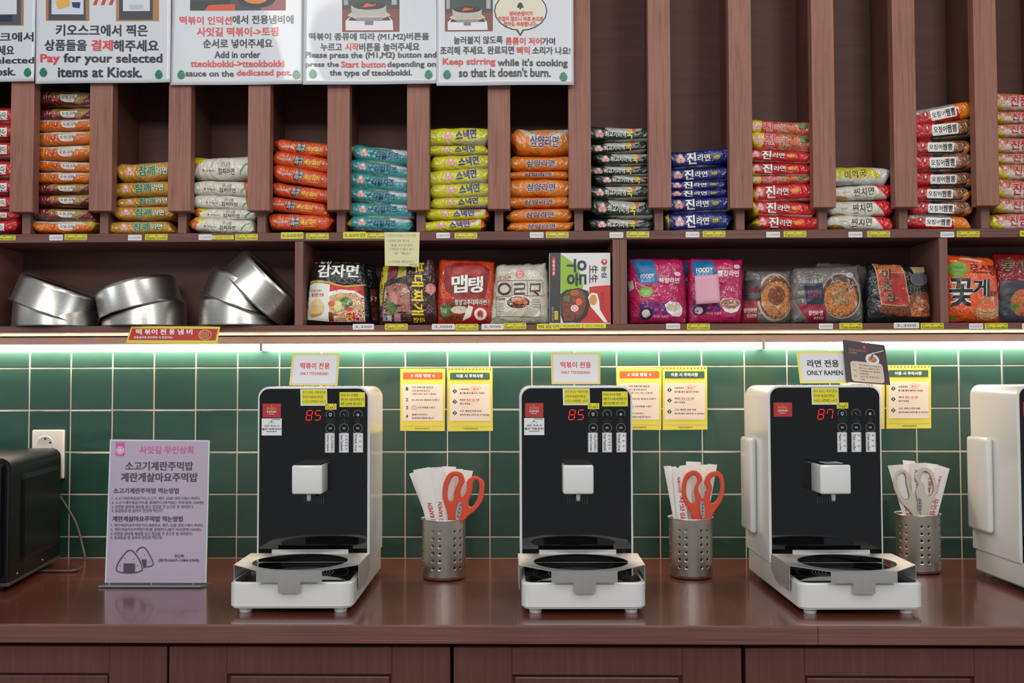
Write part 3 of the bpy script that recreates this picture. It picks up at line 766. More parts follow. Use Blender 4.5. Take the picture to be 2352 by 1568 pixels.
def pr_blue(P, m=None):
    trefoil(P, -44, 0, 8.5); otxt(P, '진', -30, 11, -9, -11, m or WHP, m and WHP or NAVY, 0.06, 0.1); otxt(P, '라면', -6, 6, 22, -7, WHP, NAVY, 0.03, 0.1)
    P.poly([(27, 1), (34, 6), (46, 5), (47, 0), (40, -6), (29, -5)], ink((60, 70, 60))); P.txt('순한맛', 31, 3, 44, -3, YLW, 0.03)
def pr_red(P):
    trefoil(P, -56, 0, 8); otxt(P, '진', -42, 11, -20, -11, WHP, ink((120, 10, 12)), 0.05, 0.12); otxt(P, '라면', -17, 6, 9, -7, WHP, ink((120, 10, 12)), 0.03, 0.1)
    P.disc(24, 0, 11, 5.5, ink((215, 90, 30))); P.txt('매운맛', 16, 2.5, 32, -2.5, YLW, 0.03)
def pr_redn(P):
    trefoil(P, -56, 0, 8); otxt(P, '진', -42, 11, -20, -11, RD2, WHP, 0.05, 0.14); otxt(P, '라면', -17, 6, 9, -7, RD2, WHP, 0.03, 0.12); P.disc(24, -2, 10, 5, ink((205, 90, 40)))
    P.disc(46, 4, 9, 5.5, ink((70, 120, 60))); P.disc(52, 3, 5, 3, ink((40, 80, 40)))
def pr_white(P):
    P.txt('찐치면', -18, 9, 27, -9, DK, 0.02, shear=4); P.txt('poolmu', -44, 3, -28, -3, ink((150, 150, 145)), 0.02)
def pr_whitey(P):
    P.txt('미역국', -28, 9, 20, -5, DK, 0.02, shear=4); P.rect(-60, -14, -4, -10, ink((150, 150, 140)))
def pr_squid(P):
    flame(P, -40, 2, 7.5); P.poly(rr(-29, 30, -10, 9, 3, 3), WHP); P.txt('오징어', -26, 5, 4, -6, DK, 0.04); P.txt('짬뽕', 5, 6.5, 27, -7, DK, 0.06)
def pr_jjam(P):
    trefoil(P, -52, 0, 7); otxt(P, '진짬뽕', -33, 10, 30, -10, ink((176, 24, 40)), WHP, 0.07, 0.15, 2)
def pr_pama(P):
    P.rect(-5, -11, 44, 7, WHP); P.txt('파마', 22, 4, 42, -8, DK, 0.04)
KIND = {
 'ansung_o': (film('film_orange_white', (208, 104, 14), [('h', [(0.03, 1, 7.5)], (206, 200, 190)), ('h', [(-1, 0.7, -50), ], (208, 104, 14)) if False else ('h', [(0.04, 1, 6.6), (-0.04, -1, -7.6)], (200, 90, 40)), ('h', [(0.6, 1, 40)], (190, 160, 60))]), pr_ansung, 'orange and white'),
 'ansung_m': (film('film_maroon_gold', (104, 34, 38), [('h', [(1, -0.8, -38), (0.2, 1, -6), (-0.5, 0.6, -26)], (152, 120, 60)), ('h', [(0.02, -1, 14.5)], (150, 140, 120))]), pr_ansung, 'maroon'),
 'gold': (film('film_gold', (192, 140, 44), [('c', [(0, 1, 11.5)], ND), ('h', [(0, -1, 15)], (180, 176, 165)), ('h', [(1, 0, 64)], (214, 165, 70))]), pr_gold, 'mustard gold'),
 'kong': (film('film_cream', (208, 206, 192), [('h', [(-1, 0.5, 54)], (214, 92, 20)), ('e', (-50, 12, 12, 7), (205, 190, 40)), ('h', [(0, -1, 15.5)], (160, 158, 150))]), pr_kong, 'cream white'),
 'kongr': (film('film_cream_right', (208, 206, 192), [('h', [(1, 0.3, 54)], (214, 92, 20)), ('h', [(0, -1, 15)], (180, 178, 170))]), pr_kong, 'cream white'),
 'paldo': (film('film_vermilion', (208, 76, 30), [('h', [(0, -1, 14.5)], (60, 45, 45))]), pr_paldo, 'vermilion'),
 'teal': (film('film_teal', (52, 142, 146), [('e', (-5, 18, 36, 5), (215, 205, 110)), ('e', (52, 14, 32, 9), (196, 200, 202)), ('h', [(0, -1, 12.5)], (180, 184, 184)), ('h', [(-1, 0, 66)], (200, 190, 30))]), pr_teal, 'teal'),
 'yel': (film('film_yellow', (206, 202, 28), [('h', [(0.03, -1, 11.5)], (178, 176, 160)), ('e', (10, 19, 46, 4), (214, 120, 40))]), pr_yel, 'lemon yellow'),
 'yeln': (film('film_yellow_noodles', (206, 202, 28), [('e', (32, 10, 34, 17), (210, 204, 180)), ('e', (32, 14, 26, 13), ND), ('e', (-20, 20, 40, 5), (214, 120, 40)), ('h', [(1, 0, 66)], (205, 110, 20))]), pr_yel, 'lemon yellow'),
 'sam': (film('film_orange', (214, 118, 24), [('h', [(0, 1, 16)], (226, 140, 60))]), pr_sam, 'orange'),
 'samn': (film('film_orange_bowl', (214, 118, 24), [('e', (0, 27, 64, 26), (190, 184, 176)), ('e', (0, 29, 60, 22), ND), ('h', [(0, 1, 15.5)], (60, 50, 110))]), pr_sam, 'orange'),
 'green': (film('film_dark_green', (26, 44, 36), [('e', (10, 12, 42, 9), (176, 174, 166)), ('h', [(0.05, -1, 12)], (150, 148, 140)), ('h', [(-1, 0, 10), (0.05, -1, 13)], (120, 40, 50))]), pr_green, 'dark green'),
 'blue': (film('film_blue', (24, 34, 108), [('h', [(0, -1, 13.5)], (186, 184, 180)), ('h', [(-1, 0, 68)], (200, 190, 30)), ('h', [(1, -1, 78)], (200, 190, 30))]), pr_blue, 'navy blue'),
 'red': (film('film_red', (196, 24, 28), [('h', [(0, -1, 13)], (196, 186, 180)), ('h', [(-1, -0.5, 64)], (205, 185, 30)), ('h', [(1, -1, 74)], (205, 190, 40))]), pr_red, 'bright red'),
 'redn': (film('film_red_noodles', (190, 60, 40), [('h', [(1, 0, -10)], NR), ('h', [(-1, 0.1, 45)], (210, 190, 30)), ('h', [(0, -1, 13)], (206, 160, 150))]), pr_redn, 'red noodle-picture'),
 'white': (film('film_white', (204, 200, 188), [('h', [(1, 0.9, 44)], (200, 22, 26)), ('e', (-50, -16, 20, 8), (170, 120, 50))]), pr_white, 'white'),
 'whitey': (film('film_white_yellow', (196, 184, 40), [('h', [(1, 1.2, 50)], (200, 200, 194)), ('h', [(0, -1, 5)], (190, 190, 182))]), pr_whitey, 'yellow'),
 'squid': (film('film_black_red', (34, 30, 32), [('e', (30, 4, 34, 15), NB), ('h', [(-1, 0.5, 26)], (190, 24, 28)), ('h', [(1, -1, 62)], (206, 110, 20)), ('h', [(0, -1, 13)], (150, 146, 142))]), pr_squid, 'black and red'),
 'squido': (film('film_red_orange_tip', (186, 22, 28), [('h', [(1, 0.2, 34)], (212, 118, 18)), ('h', [(-0.05, 1, 8), (-1, 0, -30)], (150, 146, 142))]), pr_squid, 'red and orange tipped'),
 'jjam': (film('film_red_cream', (206, 196, 182), [('h', [(-0.06, 1, 2)], NR), ('h', [(-1, -1, 58)], (205, 195, 40))]), pr_jjam, 'cream and red'),
 'pama': (film('film_red_green', (190, 26, 28), [('e', (-10, 14, 24, 9), (110, 160, 50)), ('h', [(0, -1, 13.5)], (186, 176, 160))]), pr_pama, 'red'),
}
PROTO = {}
PL, PH, PW = 0.154, 0.034, 0.118
def proto(kind, v):
    k = (kind, v)
    if k not in PROTO:
        m, fn, _ = KIND[kind]
        bm = packet_bm(PL, PH, PW, {'a': 1, 'b': 2, 'c': 3}.get(v, 1) + sum(map(ord, kind)) % 7, 1.0)
        bv = BVHTree.FromBMesh(bm)
        e = bpy.data.objects.new('noodle_packet', None); e.empty_display_size = 0.01; COL.objects.link(e)
        obj('wrapper', bm, m, e, True)
        P = Print(e, lambda a, b: (a / 1000.0, b / 1000.0), 0, bv, eps=0.00035, step=0.00004, maxedge=0.006)
        fn(P); P.build()
        PROTO[k] = [e, False]
    return PROTO[k]
def place(kind, v, loc, tilt, sz, label, group, sx=1.0, yaw=0.0):
    pr = proto(kind, v); e, used = pr
    if used:
        n = e.copy(); COL.objects.link(n)
        for ch in e.children:
            c_ = ch.copy(); COL.objects.link(c_); c_.parent = n
        e = n
    pr[1] = True
    e.location = loc; e.rotation_euler = (0, math.radians(tilt), yaw); e.scale = (sx, 1, sz)
    tag(e, label, 'noodle packet', group)
ORD = ['bottom', 'second', 'third', 'fourth', 'fifth', 'sixth', 'seventh', 'eighth', 'ninth', 'tenth', 'eleventh']
# stack: centre px, description, packets from the top: (y top, y bottom, kind, dx, tilt)
ST = [
 (-28, 'stack at the left edge', [(243, 282, 'pama', 0, 0), (282, 319, 'pama', -3, 0), (323, 361, 'pama', 2, 0), (366, 407, 'pama', 0, 0), (411, 447, 'pama', 2, 0), (448, 480, 'pama', 0, 0), (482, 504, 'pama', 0, 0), (505, 536, 'pama', -2, 0)]),
 (146, 'orange and maroon stack', [(205, 243, 'ansung_m', 4, 3), (245, 277, 'ansung_m', 3, -1), (270, 300, 'ansung_o', 5, -3), (298, 332, 'ansung_o', -6, -3), (333, 368, 'ansung_o', -5, -2), (367, 394, 'ansung_o', 3, 2), (393, 421, 'ansung_o', 0, 1), (420, 446, 'ansung_m', -2, 0), (446, 475, 'ansung_m', 2, 0), (477, 506, 'ansung_m', -5, 1), (506, 536, 'ansung_o', -4, 1)]),
 (332, 'gold stack', [(372, 416, 'gold', 8, -3), (414, 450, 'gold', -8, -4), (450, 475, 'gold', 2, -3), (473, 505, 'gold', -4, 2), (505, 537, 'gold', -18, -1)]),
 (508, 'cream stack', [(358, 413, 'kong', -4, 0), (413, 450, 'kongr', 0, 3), (447, 481, 'kongr', 8, 4), (475, 506, 'kong', 10, 3), (500, 536, 'kong', 2, 4)]),
 (690, 'vermilion stack', [(322, 358, 'paldo', 18, 8), (352, 390, 'paldo', 14, 11), (385, 426, 'paldo', 15, 13), (425, 459, 'paldo', 4, 11), (457, 491, 'paldo', -12, 8), (489, 530, 'paldo', 0, 2)]),
 (876, 'teal stack', [(336, 376, 'teal', 2, 10), (372, 406, 'teal', 0, 9), (398, 438, 'teal', -10, 9), (433, 468, 'teal', -10, 8), (463, 500, 'teal', -2, 3), (496, 531, 'teal', -4, 4)]),
 (1052, 'yellow stack', [(290, 332, 'yel', 0, -3), (330, 355, 'yel', -2, -1), (353, 390, 'yel', 12, -2), (385, 423, 'yel', 4, -4), (416, 453, 'yel', 12, -4), (450, 478, 'yel', 12, -2), (478, 505, 'yeln', -8, -1), (503, 531, 'yeln', -22, -3)]),
 (1239, 'orange stack', [(290, 358, 'samn', 14, 1), (357, 393, 'sam', 4, -1), (391, 411, 'sam', -8, 0), (409, 451, 'sam', 3, 1), (450, 477, 'sam', -5, 0), (477, 509, 'sam', 0, 0), (507, 531, 'sam', 3, 0)]),
 (1421, 'dark green stack', [(290, 326, 'green', 0, 1), (324, 352, 'green', -4, -3), (350, 380, 'green', 18, 1), (378, 405, 'green', -2, 0), (402, 427, 'green', 24, 1), (425, 459, 'green', 0, 1), (457, 501, 'green', 10, 5), (501, 530, 'green', 10, 1)]),
 (1606, 'blue stack', [(342, 383, 'blue', 2, -5), (383, 417, 'blue', -4, -2), (413, 437, 'blue', -8, -1), (433, 455, 'blue', -6, -1), (450, 487, 'blue', 0, -2), (486, 530, 'blue', 0, -2)]),
 (1793, 'red stack beside the blue', [(276, 312, 'redn', 2, 4), (302, 346, 'redn', 8, 5), (343, 373, 'red', 0, 4), (372, 403, 'red', 2, 2), (401, 423, 'redn', 0, -2), (419, 462, 'red', 12, -2), (460, 496, 'red', 14, 3), (494, 530, 'red', 24, 2)]),
 (1975, 'short white stack', [(380, 424, 'whitey', -8, -1), (424, 458, 'white', 4, -2), (458, 497, 'white', 2, -3), (495, 530, 'white', 0, 4)]),
 (2160, 'black and red stack', [(240, 282, 'squido', 6, -14), (275, 319, 'squid', 10, -7), (319, 356, 'squid', 0, 0), (352, 394, 'squid', 6, -2), (392, 429, 'squid', 10, -1), (427, 463, 'squid', -5, 0), (460, 497, 'squid', -3, 2), (495, 530, 'squido', -8, 3)]),
 (2352, 'stack at the right edge', [(213, 254, 'jjam', 0, 2), (254, 283, 'jjam', 2, 1), (282, 313, 'jjam', 0, 1), (312, 351, 'jjam', 8, 1), (350, 377, 'jjam', 4, 2), (374, 412, 'jjam', 12, 4), (411, 459, 'jjam', 10, 5), (455, 489, 'jjam', 8, 3), (487, 526, 'jjam', 0, 1)]),
]
rp = random.Random(5)
for si, (cx, desc, rows) in enumerate(ST):
    n = len(rows)
    for k, (y0, y1, kd, dx, tl) in enumerate(rows):
        p = at(cx + dx * 0.35, (y0 + y1) / 2, -0.165)
        h = (y1 - y0) / 1044.0
        z = p.z
        if k == n - 1: z = max(z, ZS1 + h * 0.5 * 1.0 + 0.0005)
        lab = '%s noodle packet, %s in the %s' % (KIND[kd][2], 'topmost' if k == 0 else ('bottom one' if k == n - 1 else ORD[n - 1 - k] + ' from the bottom'), desc)
        visx = dx * 0.65 / 1044.0
        place(kd, 'abc'[(k * 2 + si) % 3 if kd not in ('whitey', 'samn', 'squido') else 0], (p.x + visx * 0.5, -0.108 + rp.uniform(-0.004, 0.004), z), tl * 0.8 + rp.uniform(-0.9, 0.9), min(h * 1.04 / PH, 1.8), lab, 'packets of the ' + desc, sx=0.985 - 0.01 * (k % 3), yaw=rp.uniform(-0.03, 0.03))

# ================================================================== BIG BAGS ON THE LOWER SHELF
def bag(corners, Y, T, m, label, seed=1, name='noodle_bag', wob=1.0, cat='noodle bag', zfix=True):
    TL, TR, BR, BL = [at(x, y, Y) for x, y in corners]
    zb = ZB1 + 0.0008; ox = (BL.x + BR.x) / 2; yc = Y + T / 2
    if zfix:
        BL.z = BR.z = zb
    t = thing(name, label, cat, (ox, yc, zb))
    n = 26; o = Vector((seed * 2.3, 0.7, seed)); bm = bmesh.new(); grids = []
    for side in (-1, 1):
        g = []
        for j in range(n + 1):
            v = j / n; row = []
            for i in range(n + 1):
                u = i / n
                p = (BL * (1 - u) + BR * u) * (1 - v) + (TL * (1 - u) + TR * u) * v
                U = 2 * u - 1; V = 2 * v - 1
                if v > 0.9: V = 1 - (1 - V)
                x = p.x - ox; z = p.z - zb
                bul = (1 - abs(U) ** 3.2) ** 0.55 * (1 - abs(V) ** 5) ** 0.6 if abs(U) < 1 and abs(V) < 1 else 0.0
                q = Vector((x * 22, z * 22, side * 3.0)) + o
                nn = noise.noise(q); n2 = 0.5 - abs(noise.noise(q * 1.9 + o)); n3 = noise.noise(q * 4.1)
                y = side * T / 2 * max(bul, 0.02) * (1 if side < 0 else 0.8)
                if side < 0: y += (-0.0030 * nn - 0.0060 * (n2 - 0.3) - 0.0010 * n3) * wob * (0.35 + (abs(U) ** 2 + abs(V) ** 2) * 0.6)
                e_ = max(abs(U), abs(V))
                if e_ > 0.97:
                    x += 0.0022 * noise.noise(Vector((0, z * 60, seed))) * wob
                    if V > 0: z += 0.0024 * noise.noise(Vector((x * 70, 0, seed))) * wob
                    y += 0.002 * noise.noise(Vector((x * 60, z * 60, seed)))
                # side bellies outwards a little
                x += 0.004 * U * (1 - V * V)
                z = max(z, 0.0)
                row.append((x, y, z))
            g.append(row)
        grids.append(g)
    V_ = {}
    def vert(s_, j, i):
        edge = i in (0, n) or j in (0, n); k = (0 if edge else s_, j, i)
        if k not in V_: V_[k] = bm.verts.new(grids[0 if edge else s_][j][i])
        return V_[k]
    for s_ in (0, 1):
        for j in range(n):
            for i in range(n):
                try: bm.faces.new((vert(s_, j, i), vert(s_, j, i + 1), vert(s_, j + 1, i + 1), vert(s_, j + 1, i)))
                except ValueError: pass
    bmesh.ops.recalc_face_normals(bm, faces=bm.faces)
    bv = BVHTree.FromBMesh(bm)
    obj('wrapper', bm, m, t, True)
    return t, bv, (ox, yc, zb)
def bagprint(t, bv, org, zx, zy, zs, Y):
    return Print(t, pxmap(zx, zy, zs, Y, org), 0, bv, eps=0.0005, step=0.00005, maxedge=0.006)
BL_ = film('film_black', (24, 25, 27)); BR_ = film('film_brown', (62, 34, 30)); OR_ = film('film_brick_orange', (196, 62, 24)); BE_ = film('film_beige', (196, 192, 176)); PK_ = film('film_magenta', (178, 30, 88)); GY_ = film('film_grey', (104, 100, 98)); OO_ = film('film_bright_orange', (222, 84, 30)); RR_ = film('film_deep_red', (140, 28, 32))
F1 = food('noodle_soup', (205, 170, 110), (232, 214, 160), (170, 90, 50)); F2 = food('noodle_fried', (190, 100, 50), (222, 160, 80), (110, 45, 22)); F3 = food('meat_topping', (170, 100, 80), (205, 150, 120), (100, 50, 40)); F4 = food('dark_sauce', (90, 45, 35), (170, 90, 50), (40, 22, 20)); GN = food('greens', (60, 110, 50), (110, 160, 70), (40, 80, 35)); F5 = food('red_soup', (196, 92, 50), (222, 150, 80), (150, 50, 30))
gl_ = dict(coat=0.5)
YB = -0.162
# behind ones first
t, bv, og = bag([(1470, 592), (1593, 590), (1595, 742), (1465, 742)], -0.09, 0.045, PK_, 'pink noodle bag mostly hidden behind the two pink bags', 21)
P = bagprint(t, bv, og, 1430, 570, 5.88, -0.09); P.poly([(820, 180), (890, 190), (880, 500), (820, 520)], ink((10, 90, 140))); P.poly([(855, 390), (905, 390), (915, 530), (850, 545)], WP); P.build()
t, bv, og = bag([(722, 600), (858, 605), (872, 742), (712, 742)], -0.10, 0.045, BL_, 'black noodle bag half hidden behind the black potato noodle bag', 22)
P = bagprint(t, bv, og, 620, 500, 5.88, -0.10); P.poly([(1345, 960), (1430, 960), (1450, 1400), (1345, 1400)], ink((120, 30, 30))); P.poly([(1345, 1060), (1430, 1060), (1440, 1130), (1345, 1130)], WP); P.poly([(1345, 1150), (1430, 1150), (1440, 1390), (1345, 1390)], F4); P.build()
t, bv, og = bag([(1880, 600), (1996, 606), (2004, 742), (1880, 742)], -0.085, 0.04, GY_, 'grey noodle bag behind the grey bag left of the black one', 23)
t, bv, og = bag([(2290, 577), (2425, 580), (2425, 742), (2290, 742)], -0.112, 0.045, RR_, 'deep red noodle bag cut off by the right edge', 24)
P = bagprint(t, bv, og, 1980, 440, 6.27, -0.112)
otxt(P, '통', 2020, 970, 2190, 1160, ink((60, 34, 24)), ink((206, 160, 120)), 0.05, 0.10); otxt(P, '새우', 2230, 970, 2560, 1160, ink((60, 34, 24)), ink((206, 160, 120)), 0.05, 0.10)
P.poly([(2000, 1290), (2560, 1270), (2700, 1500), (2600, 1860), (1990, 1860)], ink((60, 64, 72))); P.disc(2330, 1600, 190, 200, F5); P.disc(2200, 1660, 70, 40, GN); P.build()
# black potato noodle bag
Y = YB; t, bv, og = bag([(714, 596), (834, 600), (849, 742), (697, 742)], Y, 0.056, BL_, 'black and white noodle bag with a potato and a soup bowl picture', 1)
P = bagprint(t, bv, og, 620, 500, 5.88, Y)
P.poly([(530, 850), (600, 838), (700, 842), (810, 860), (900, 895), (1000, 915), (1150, 905), (1330, 880), (1340, 900), (1150, 930), (1000, 938), (880, 915), (780, 885), (700, 875), (600, 870), (525, 885)], ink((196, 160, 60)))
P.poly([(520, 900), (600, 875), (700, 880), (812, 900), (790, 1400), (640, 1385), (470, 1370), (478, 1200)], WHP)
P.poly([(812, 895), (1000, 938), (1150, 932), (1255, 920), (1270, 1400), (785, 1405)], ink((196, 40, 30)))
P.poly([(800, 1000), (950, 965), (1150, 985), (1262, 1060), (1272, 1400), (785, 1400)], WHP); P.poly([(805, 1060), (950, 1010), (1150, 1030), (1262, 1100), (1268, 1390), (790, 1395)], F1)
P.disc(1030, 1140, 90, 70, GN); P.disc(920, 1190, 55, 70, ink((220, 214, 150))); P.disc(835, 1160, 50, 40, ink((214, 96, 60))); P.disc(1060, 1230, 60, 25, ink((190, 50, 40))); P.poly([(790, 1270), (860, 1290), (850, 1400), (788, 1400)], F4)
P.disc(1125, 1330, 115, 62, WHP); P.disc(1125, 1330, 108, 56, ink((190, 24, 28))); P.txt('3분', 1040, 1305, 1125, 1365, YLW, 0.04); P.txt('OK', 1140, 1300, 1215, 1350, WHP, 0.05)
P.txt('감자면', 640, 625, 1190, 805, WHP, 0.05); P.txt('농심', 660, 572, 805, 612, WHP, 0.03); P.txt('소고기 시원하게 개운함', 850, 572, 1185, 602, ink((170, 170, 60)), 0.01); P.disc(600, 594, 34, 12, RD2)
P.txt('감자로 만들어', 535, 965, 700, 1000, ink((150, 80, 60)), 0.01); P.txt('쫄깃한 면발', 550, 1015, 730, 1060, ink((206, 80, 50)), 0.03)
P.poly([(550, 1130), (610, 1095), (680, 1105), (725, 1160), (725, 1250), (690, 1310), (600, 1330), (530, 1320), (512, 1270), (545, 1210)], ink((222, 196, 140))); P.poly([(520, 1260), (600, 1290), (700, 1270), (690, 1310), (600, 1335), (545, 1345), (515, 1290)], ink((190, 140, 70)))
P.build()
# brown army stew bag
t, bv, og = bag([(876, 600), (996, 592), (1004, 742), (866, 742)], Y, 0.054, BR_, 'brown noodle bag with tall yellow lettering, hanging note above it', 2)
P = bagprint(t, bv, og, 620, 500, 5.88, Y)
P.poly([(1490, 640), (1600, 620), (1570, 860), (1520, 1180), (1480, 1200), (1450, 1000)], ink((190, 176, 30))); P.txt('부대찌개', 1478, 890, 1518, 1200, ink((50, 40, 30)), 0.03, rot=90)
P.poly([(1600, 640), (1740, 640), (1700, 760), (1620, 840), (1570, 850)], ink((120, 50, 44))); P.poly([(1740, 640), (1840, 640), (1840, 780), (1720, 810)], ink((170, 160, 50))); 
P.poly([(1540, 875), (1840, 785), (1860, 880), (1900, 1000), (1890, 1390), (1500, 1390), (1520, 1000)], ink((40, 36, 36))); P.poly([(1555, 930), (1700, 880), (1830, 890), (1890, 1000), (1895, 1390), (1500, 1390), (1540, 1050)], F3)
P.poly([(1600, 1010), (1680, 990), (1725, 1100), (1715, 1180), (1640, 1120)], ink((196, 130, 140))); P.poly([(1570, 1100), (1640, 1130), (1720, 1210), (1690, 1300), (1620, 1310), (1560, 1210)], GN); P.poly([(1680, 1300), (1760, 1300), (1760, 1400), (1670, 1400)], ink((190, 130, 140)))
P.poly([(1515, 1310), (1640, 1325), (1640, 1395), (1520, 1385)], ink((170, 176, 186)))
for i, ch in enumerate('부대찌개'): otxt(P, ch, 2060 - 12 * (i == 0), 570 + i * 190, 1925, 735 + i * 190, YLW, ink((44, 26, 20)), 0.06, 0.11) if False else P.txt(ch, 2075, 580 + i * 192, 1915, 740 + i * 192, YLW, 0.06, rot=90)
P.txt('라면', 2085, 1345, 1935, 1410, YLW, 0.05); P.txt('얼큰하고 진한국물', 2140, 540, 2110, 770, SIL, 0.02, rot=90)
trefoil_rot = (2165, 955, 58)
P.disc(2165, 955, 66, 70, ink((222, 170, 165))); P.ring(2165, 955, 52, 56, 9, RD2); P.txt('오뚜기', 2190, 905, 2140, 1005, RD2, 0.05, rot=90)
P.build()
# orange maptang bag
t, bv, og = bag([(1007, 592), (1134, 597), (1130, 743), (1002, 742)], Y, 0.056, OR_, 'orange and red noodle bag with big slanted white lettering', 3)
P = bagprint(t, bv, og, 680, 530, 3.095, Y)
P.poly([(1060, 250), (1130, 225), (1300, 225), (1375, 270), (1360, 400), (1340, 480), (1130, 475), (1060, 420), (1045, 330)], ink((130, 26, 22))); P.poly([(1080, 290), (1250, 235), (1350, 260), (1330, 330), (1100, 400)], ink((165, 40, 28)))
P.poly([(1010, 490), (1140, 480), (1360, 490), (1375, 655), (1012, 650)], ink((176, 34, 26))); P.poly([(1020, 520), (1110, 500), (1230, 520), (1260, 580), (1200, 635), (1030, 640), (1012, 600)], F4); P.disc(1060, 565, 45, 50, GN); P.disc(1160, 560, 60, 28, ink((206, 190, 170))); P.poly([(1225, 530), (1260, 540), (1240, 610), (1180, 640), (1225, 590)], WHP)
P.disc(1310, 590, 44, 44, WHP); P.disc(1310, 590, 24, 26, ink((190, 50, 40)))
otxt(P, '맵', 1105, 315, 1220, 440, WHP, ink((60, 20, 20)), 0.09, 0.13, -8); otxt(P, '탱', 1225, 325, 1330, 440, WHP, ink((60, 20, 20)), 0.09, 0.13, -8); otxt(P, '청양고추대파라면', 1128, 487, 1355, 528, WHP, ink((60, 20, 20)), 0.04, 0.09)
P.build()
# beige bag
t, bv, og = bag([(1141, 606), (1254, 601), (1261, 740), (1124, 742)], Y, 0.054, BE_, 'crumpled beige noodle bag with large brown letters', 4, wob=1.6)
P = bagprint(t, bv, og, 680, 530, 3.095, Y); BN = ink((82, 50, 40)); 
P.line([(1428, 355), (1750, 350), (1765, 460), (1600, 462), (1415, 468)], 4, BN, 'print', True); P.line([(1535, 355), (1535, 462)], 3, BN); P.line([(1645, 355), (1645, 462)], 3, BN)
P.ring(1480, 412, 42, 38, 17, BN, 'lettering'); P.line([(1550, 380), (1625, 378), (1622, 410), (1555, 415), (1552, 448), (1628, 446)], 16, BN, 'lettering'); P.line([(1668, 380), (1735, 378), (1732, 425), (1665, 428)], 15, BN, 'lettering', True); P.line([(1690, 430), (1725, 455)], 12, BN, 'lettering')
P.txt('오라면', 1435, 318, 1528, 352, ink((176, 60, 50)), 0.02); trefoil(P, 1590, 308, 0) if False else (P.disc(1590, 308, 34, 32, ink((222, 170, 165))), P.ring(1590, 308, 26, 24, 5, RD2), P.txt('오뚜기', 1568, 300, 1612, 318, RD2, 0.04))
P.disc(1578, 508, 92, 50, WHP); P.disc(1578, 508, 84, 44, F4); P.disc(1590, 495, 50, 24, F5); P.txt('O ramen', 1418, 470, 1485, 492, BN, 0.03); P.line([(1420, 500), (1425, 608), (1740, 612), (1738, 520)], 3, BN)
for i in range(4): P.rect(1680, 485 + i * 18, 1735, 489 + i * 18, ink((150, 130, 115))); P.rect(1430, 515 + i * 18, 1475, 519 + i * 18, ink((150, 130, 115)))
P.build()
# udon box
x0, x1 = 1262, 1403; p0 = at(x0, 742, -0.168); p1 = at(x1, 742, -0.168); zt = at(1300, 581, -0.168).z
t = thing('noodle_box', 'white, green and red cardboard noodle box turned on its side, beside the beige bag', 'box', ((p0.x + p1.x) / 2, -0.168, ZB1 + 0.0005))
hw = (p1.x - p0.x) / 2
obj('carton', box(-hw, hw, 0.0, 0.058, 0, zt - ZB1, 0.0012, 2), mat('carton_white', (212, 212, 210), 0.3, coat=0.5), t)
P = Print(t, pxmap(680, 530, 3.095, -0.168, (t.location.x, 0, t.location.z)), 0.0, eps=0.0003)
P.rect(1803, 158, 1880, 654, ink((44, 46, 48)))
P.poly([(1880, 162), (1990, 240), (2035, 330), (2040, 400), (2020, 445), (1885, 452), (1880, 320)], ink((136, 176, 40)))
P.poly([(2085, 400), (2140, 392), (2236, 385), (2236, 654), (1975, 654), (2060, 600), (2085, 500)], ink((190, 32, 30)))
P.poly([(1880, 450), (1920, 420), (2010, 405), (2080, 430), (2090, 520), (2070, 600), (2020, 650), (1900, 654), (1882, 600)], ink((36, 30, 30))); P.poly([(1890, 480), (1930, 430), (2010, 415), (2055, 440), (2060, 530), (2035, 600), (1960, 640), (1905, 640), (1890, 560)], F4)
P.disc(1980, 440, 32, 22, ink((160, 90, 40))); P.disc(1925, 480, 22, 18, GN); P.disc(2010, 505, 22, 26, ink((220, 96, 50))); P.disc(1980, 550, 28, 24, ink((226, 200, 206))); P.ring(1980, 550, 14, 12, 5, ink((206, 90, 120)))
P.poly([(2075, 470), (2100, 440), (2140, 445), (2155, 500), (2160, 560), (2215, 650), (2190, 650), (2130, 580), (2095, 540)], WHP); P.disc(2112, 490, 27, 38, ink((200, 140, 70)))
P.disc(2190, 221, 21, 21, ink((196, 26, 34))); P.poly([(2186, 205), (2200, 213), (2196, 226), (2184, 222)], WHP)
P.txt('농심', 2210, 250, 2172, 332, K, 0.04, rot=90); P.txt('生生', 2145, 245, 2085, 370, ink((80, 30, 30)), 0.03, rot=90); P.txt('우동', 2065, 200, 1925, 392, ink((30, 36, 60)), 0.08, rot=90)
P.txt('생생우동', 2190, 430, 2165, 560, ink((110, 40, 36)), 0.0, rot=90); P.rect(1820, 185, 1842, 320, ink((190, 40, 40))); P.txt('생생우동', 1840, 205, 1824, 315, WHP, 0.02, rot=90); P.rect(1838, 570, 1862, 632, YLW); P.txt('볶음면', 1860, 575, 1842, 628, K, 0.02, rot=90); P.txt('얼큰한맛', 1832, 540, 1818, 640, SIL, 0.0, rot=90)
P.build()
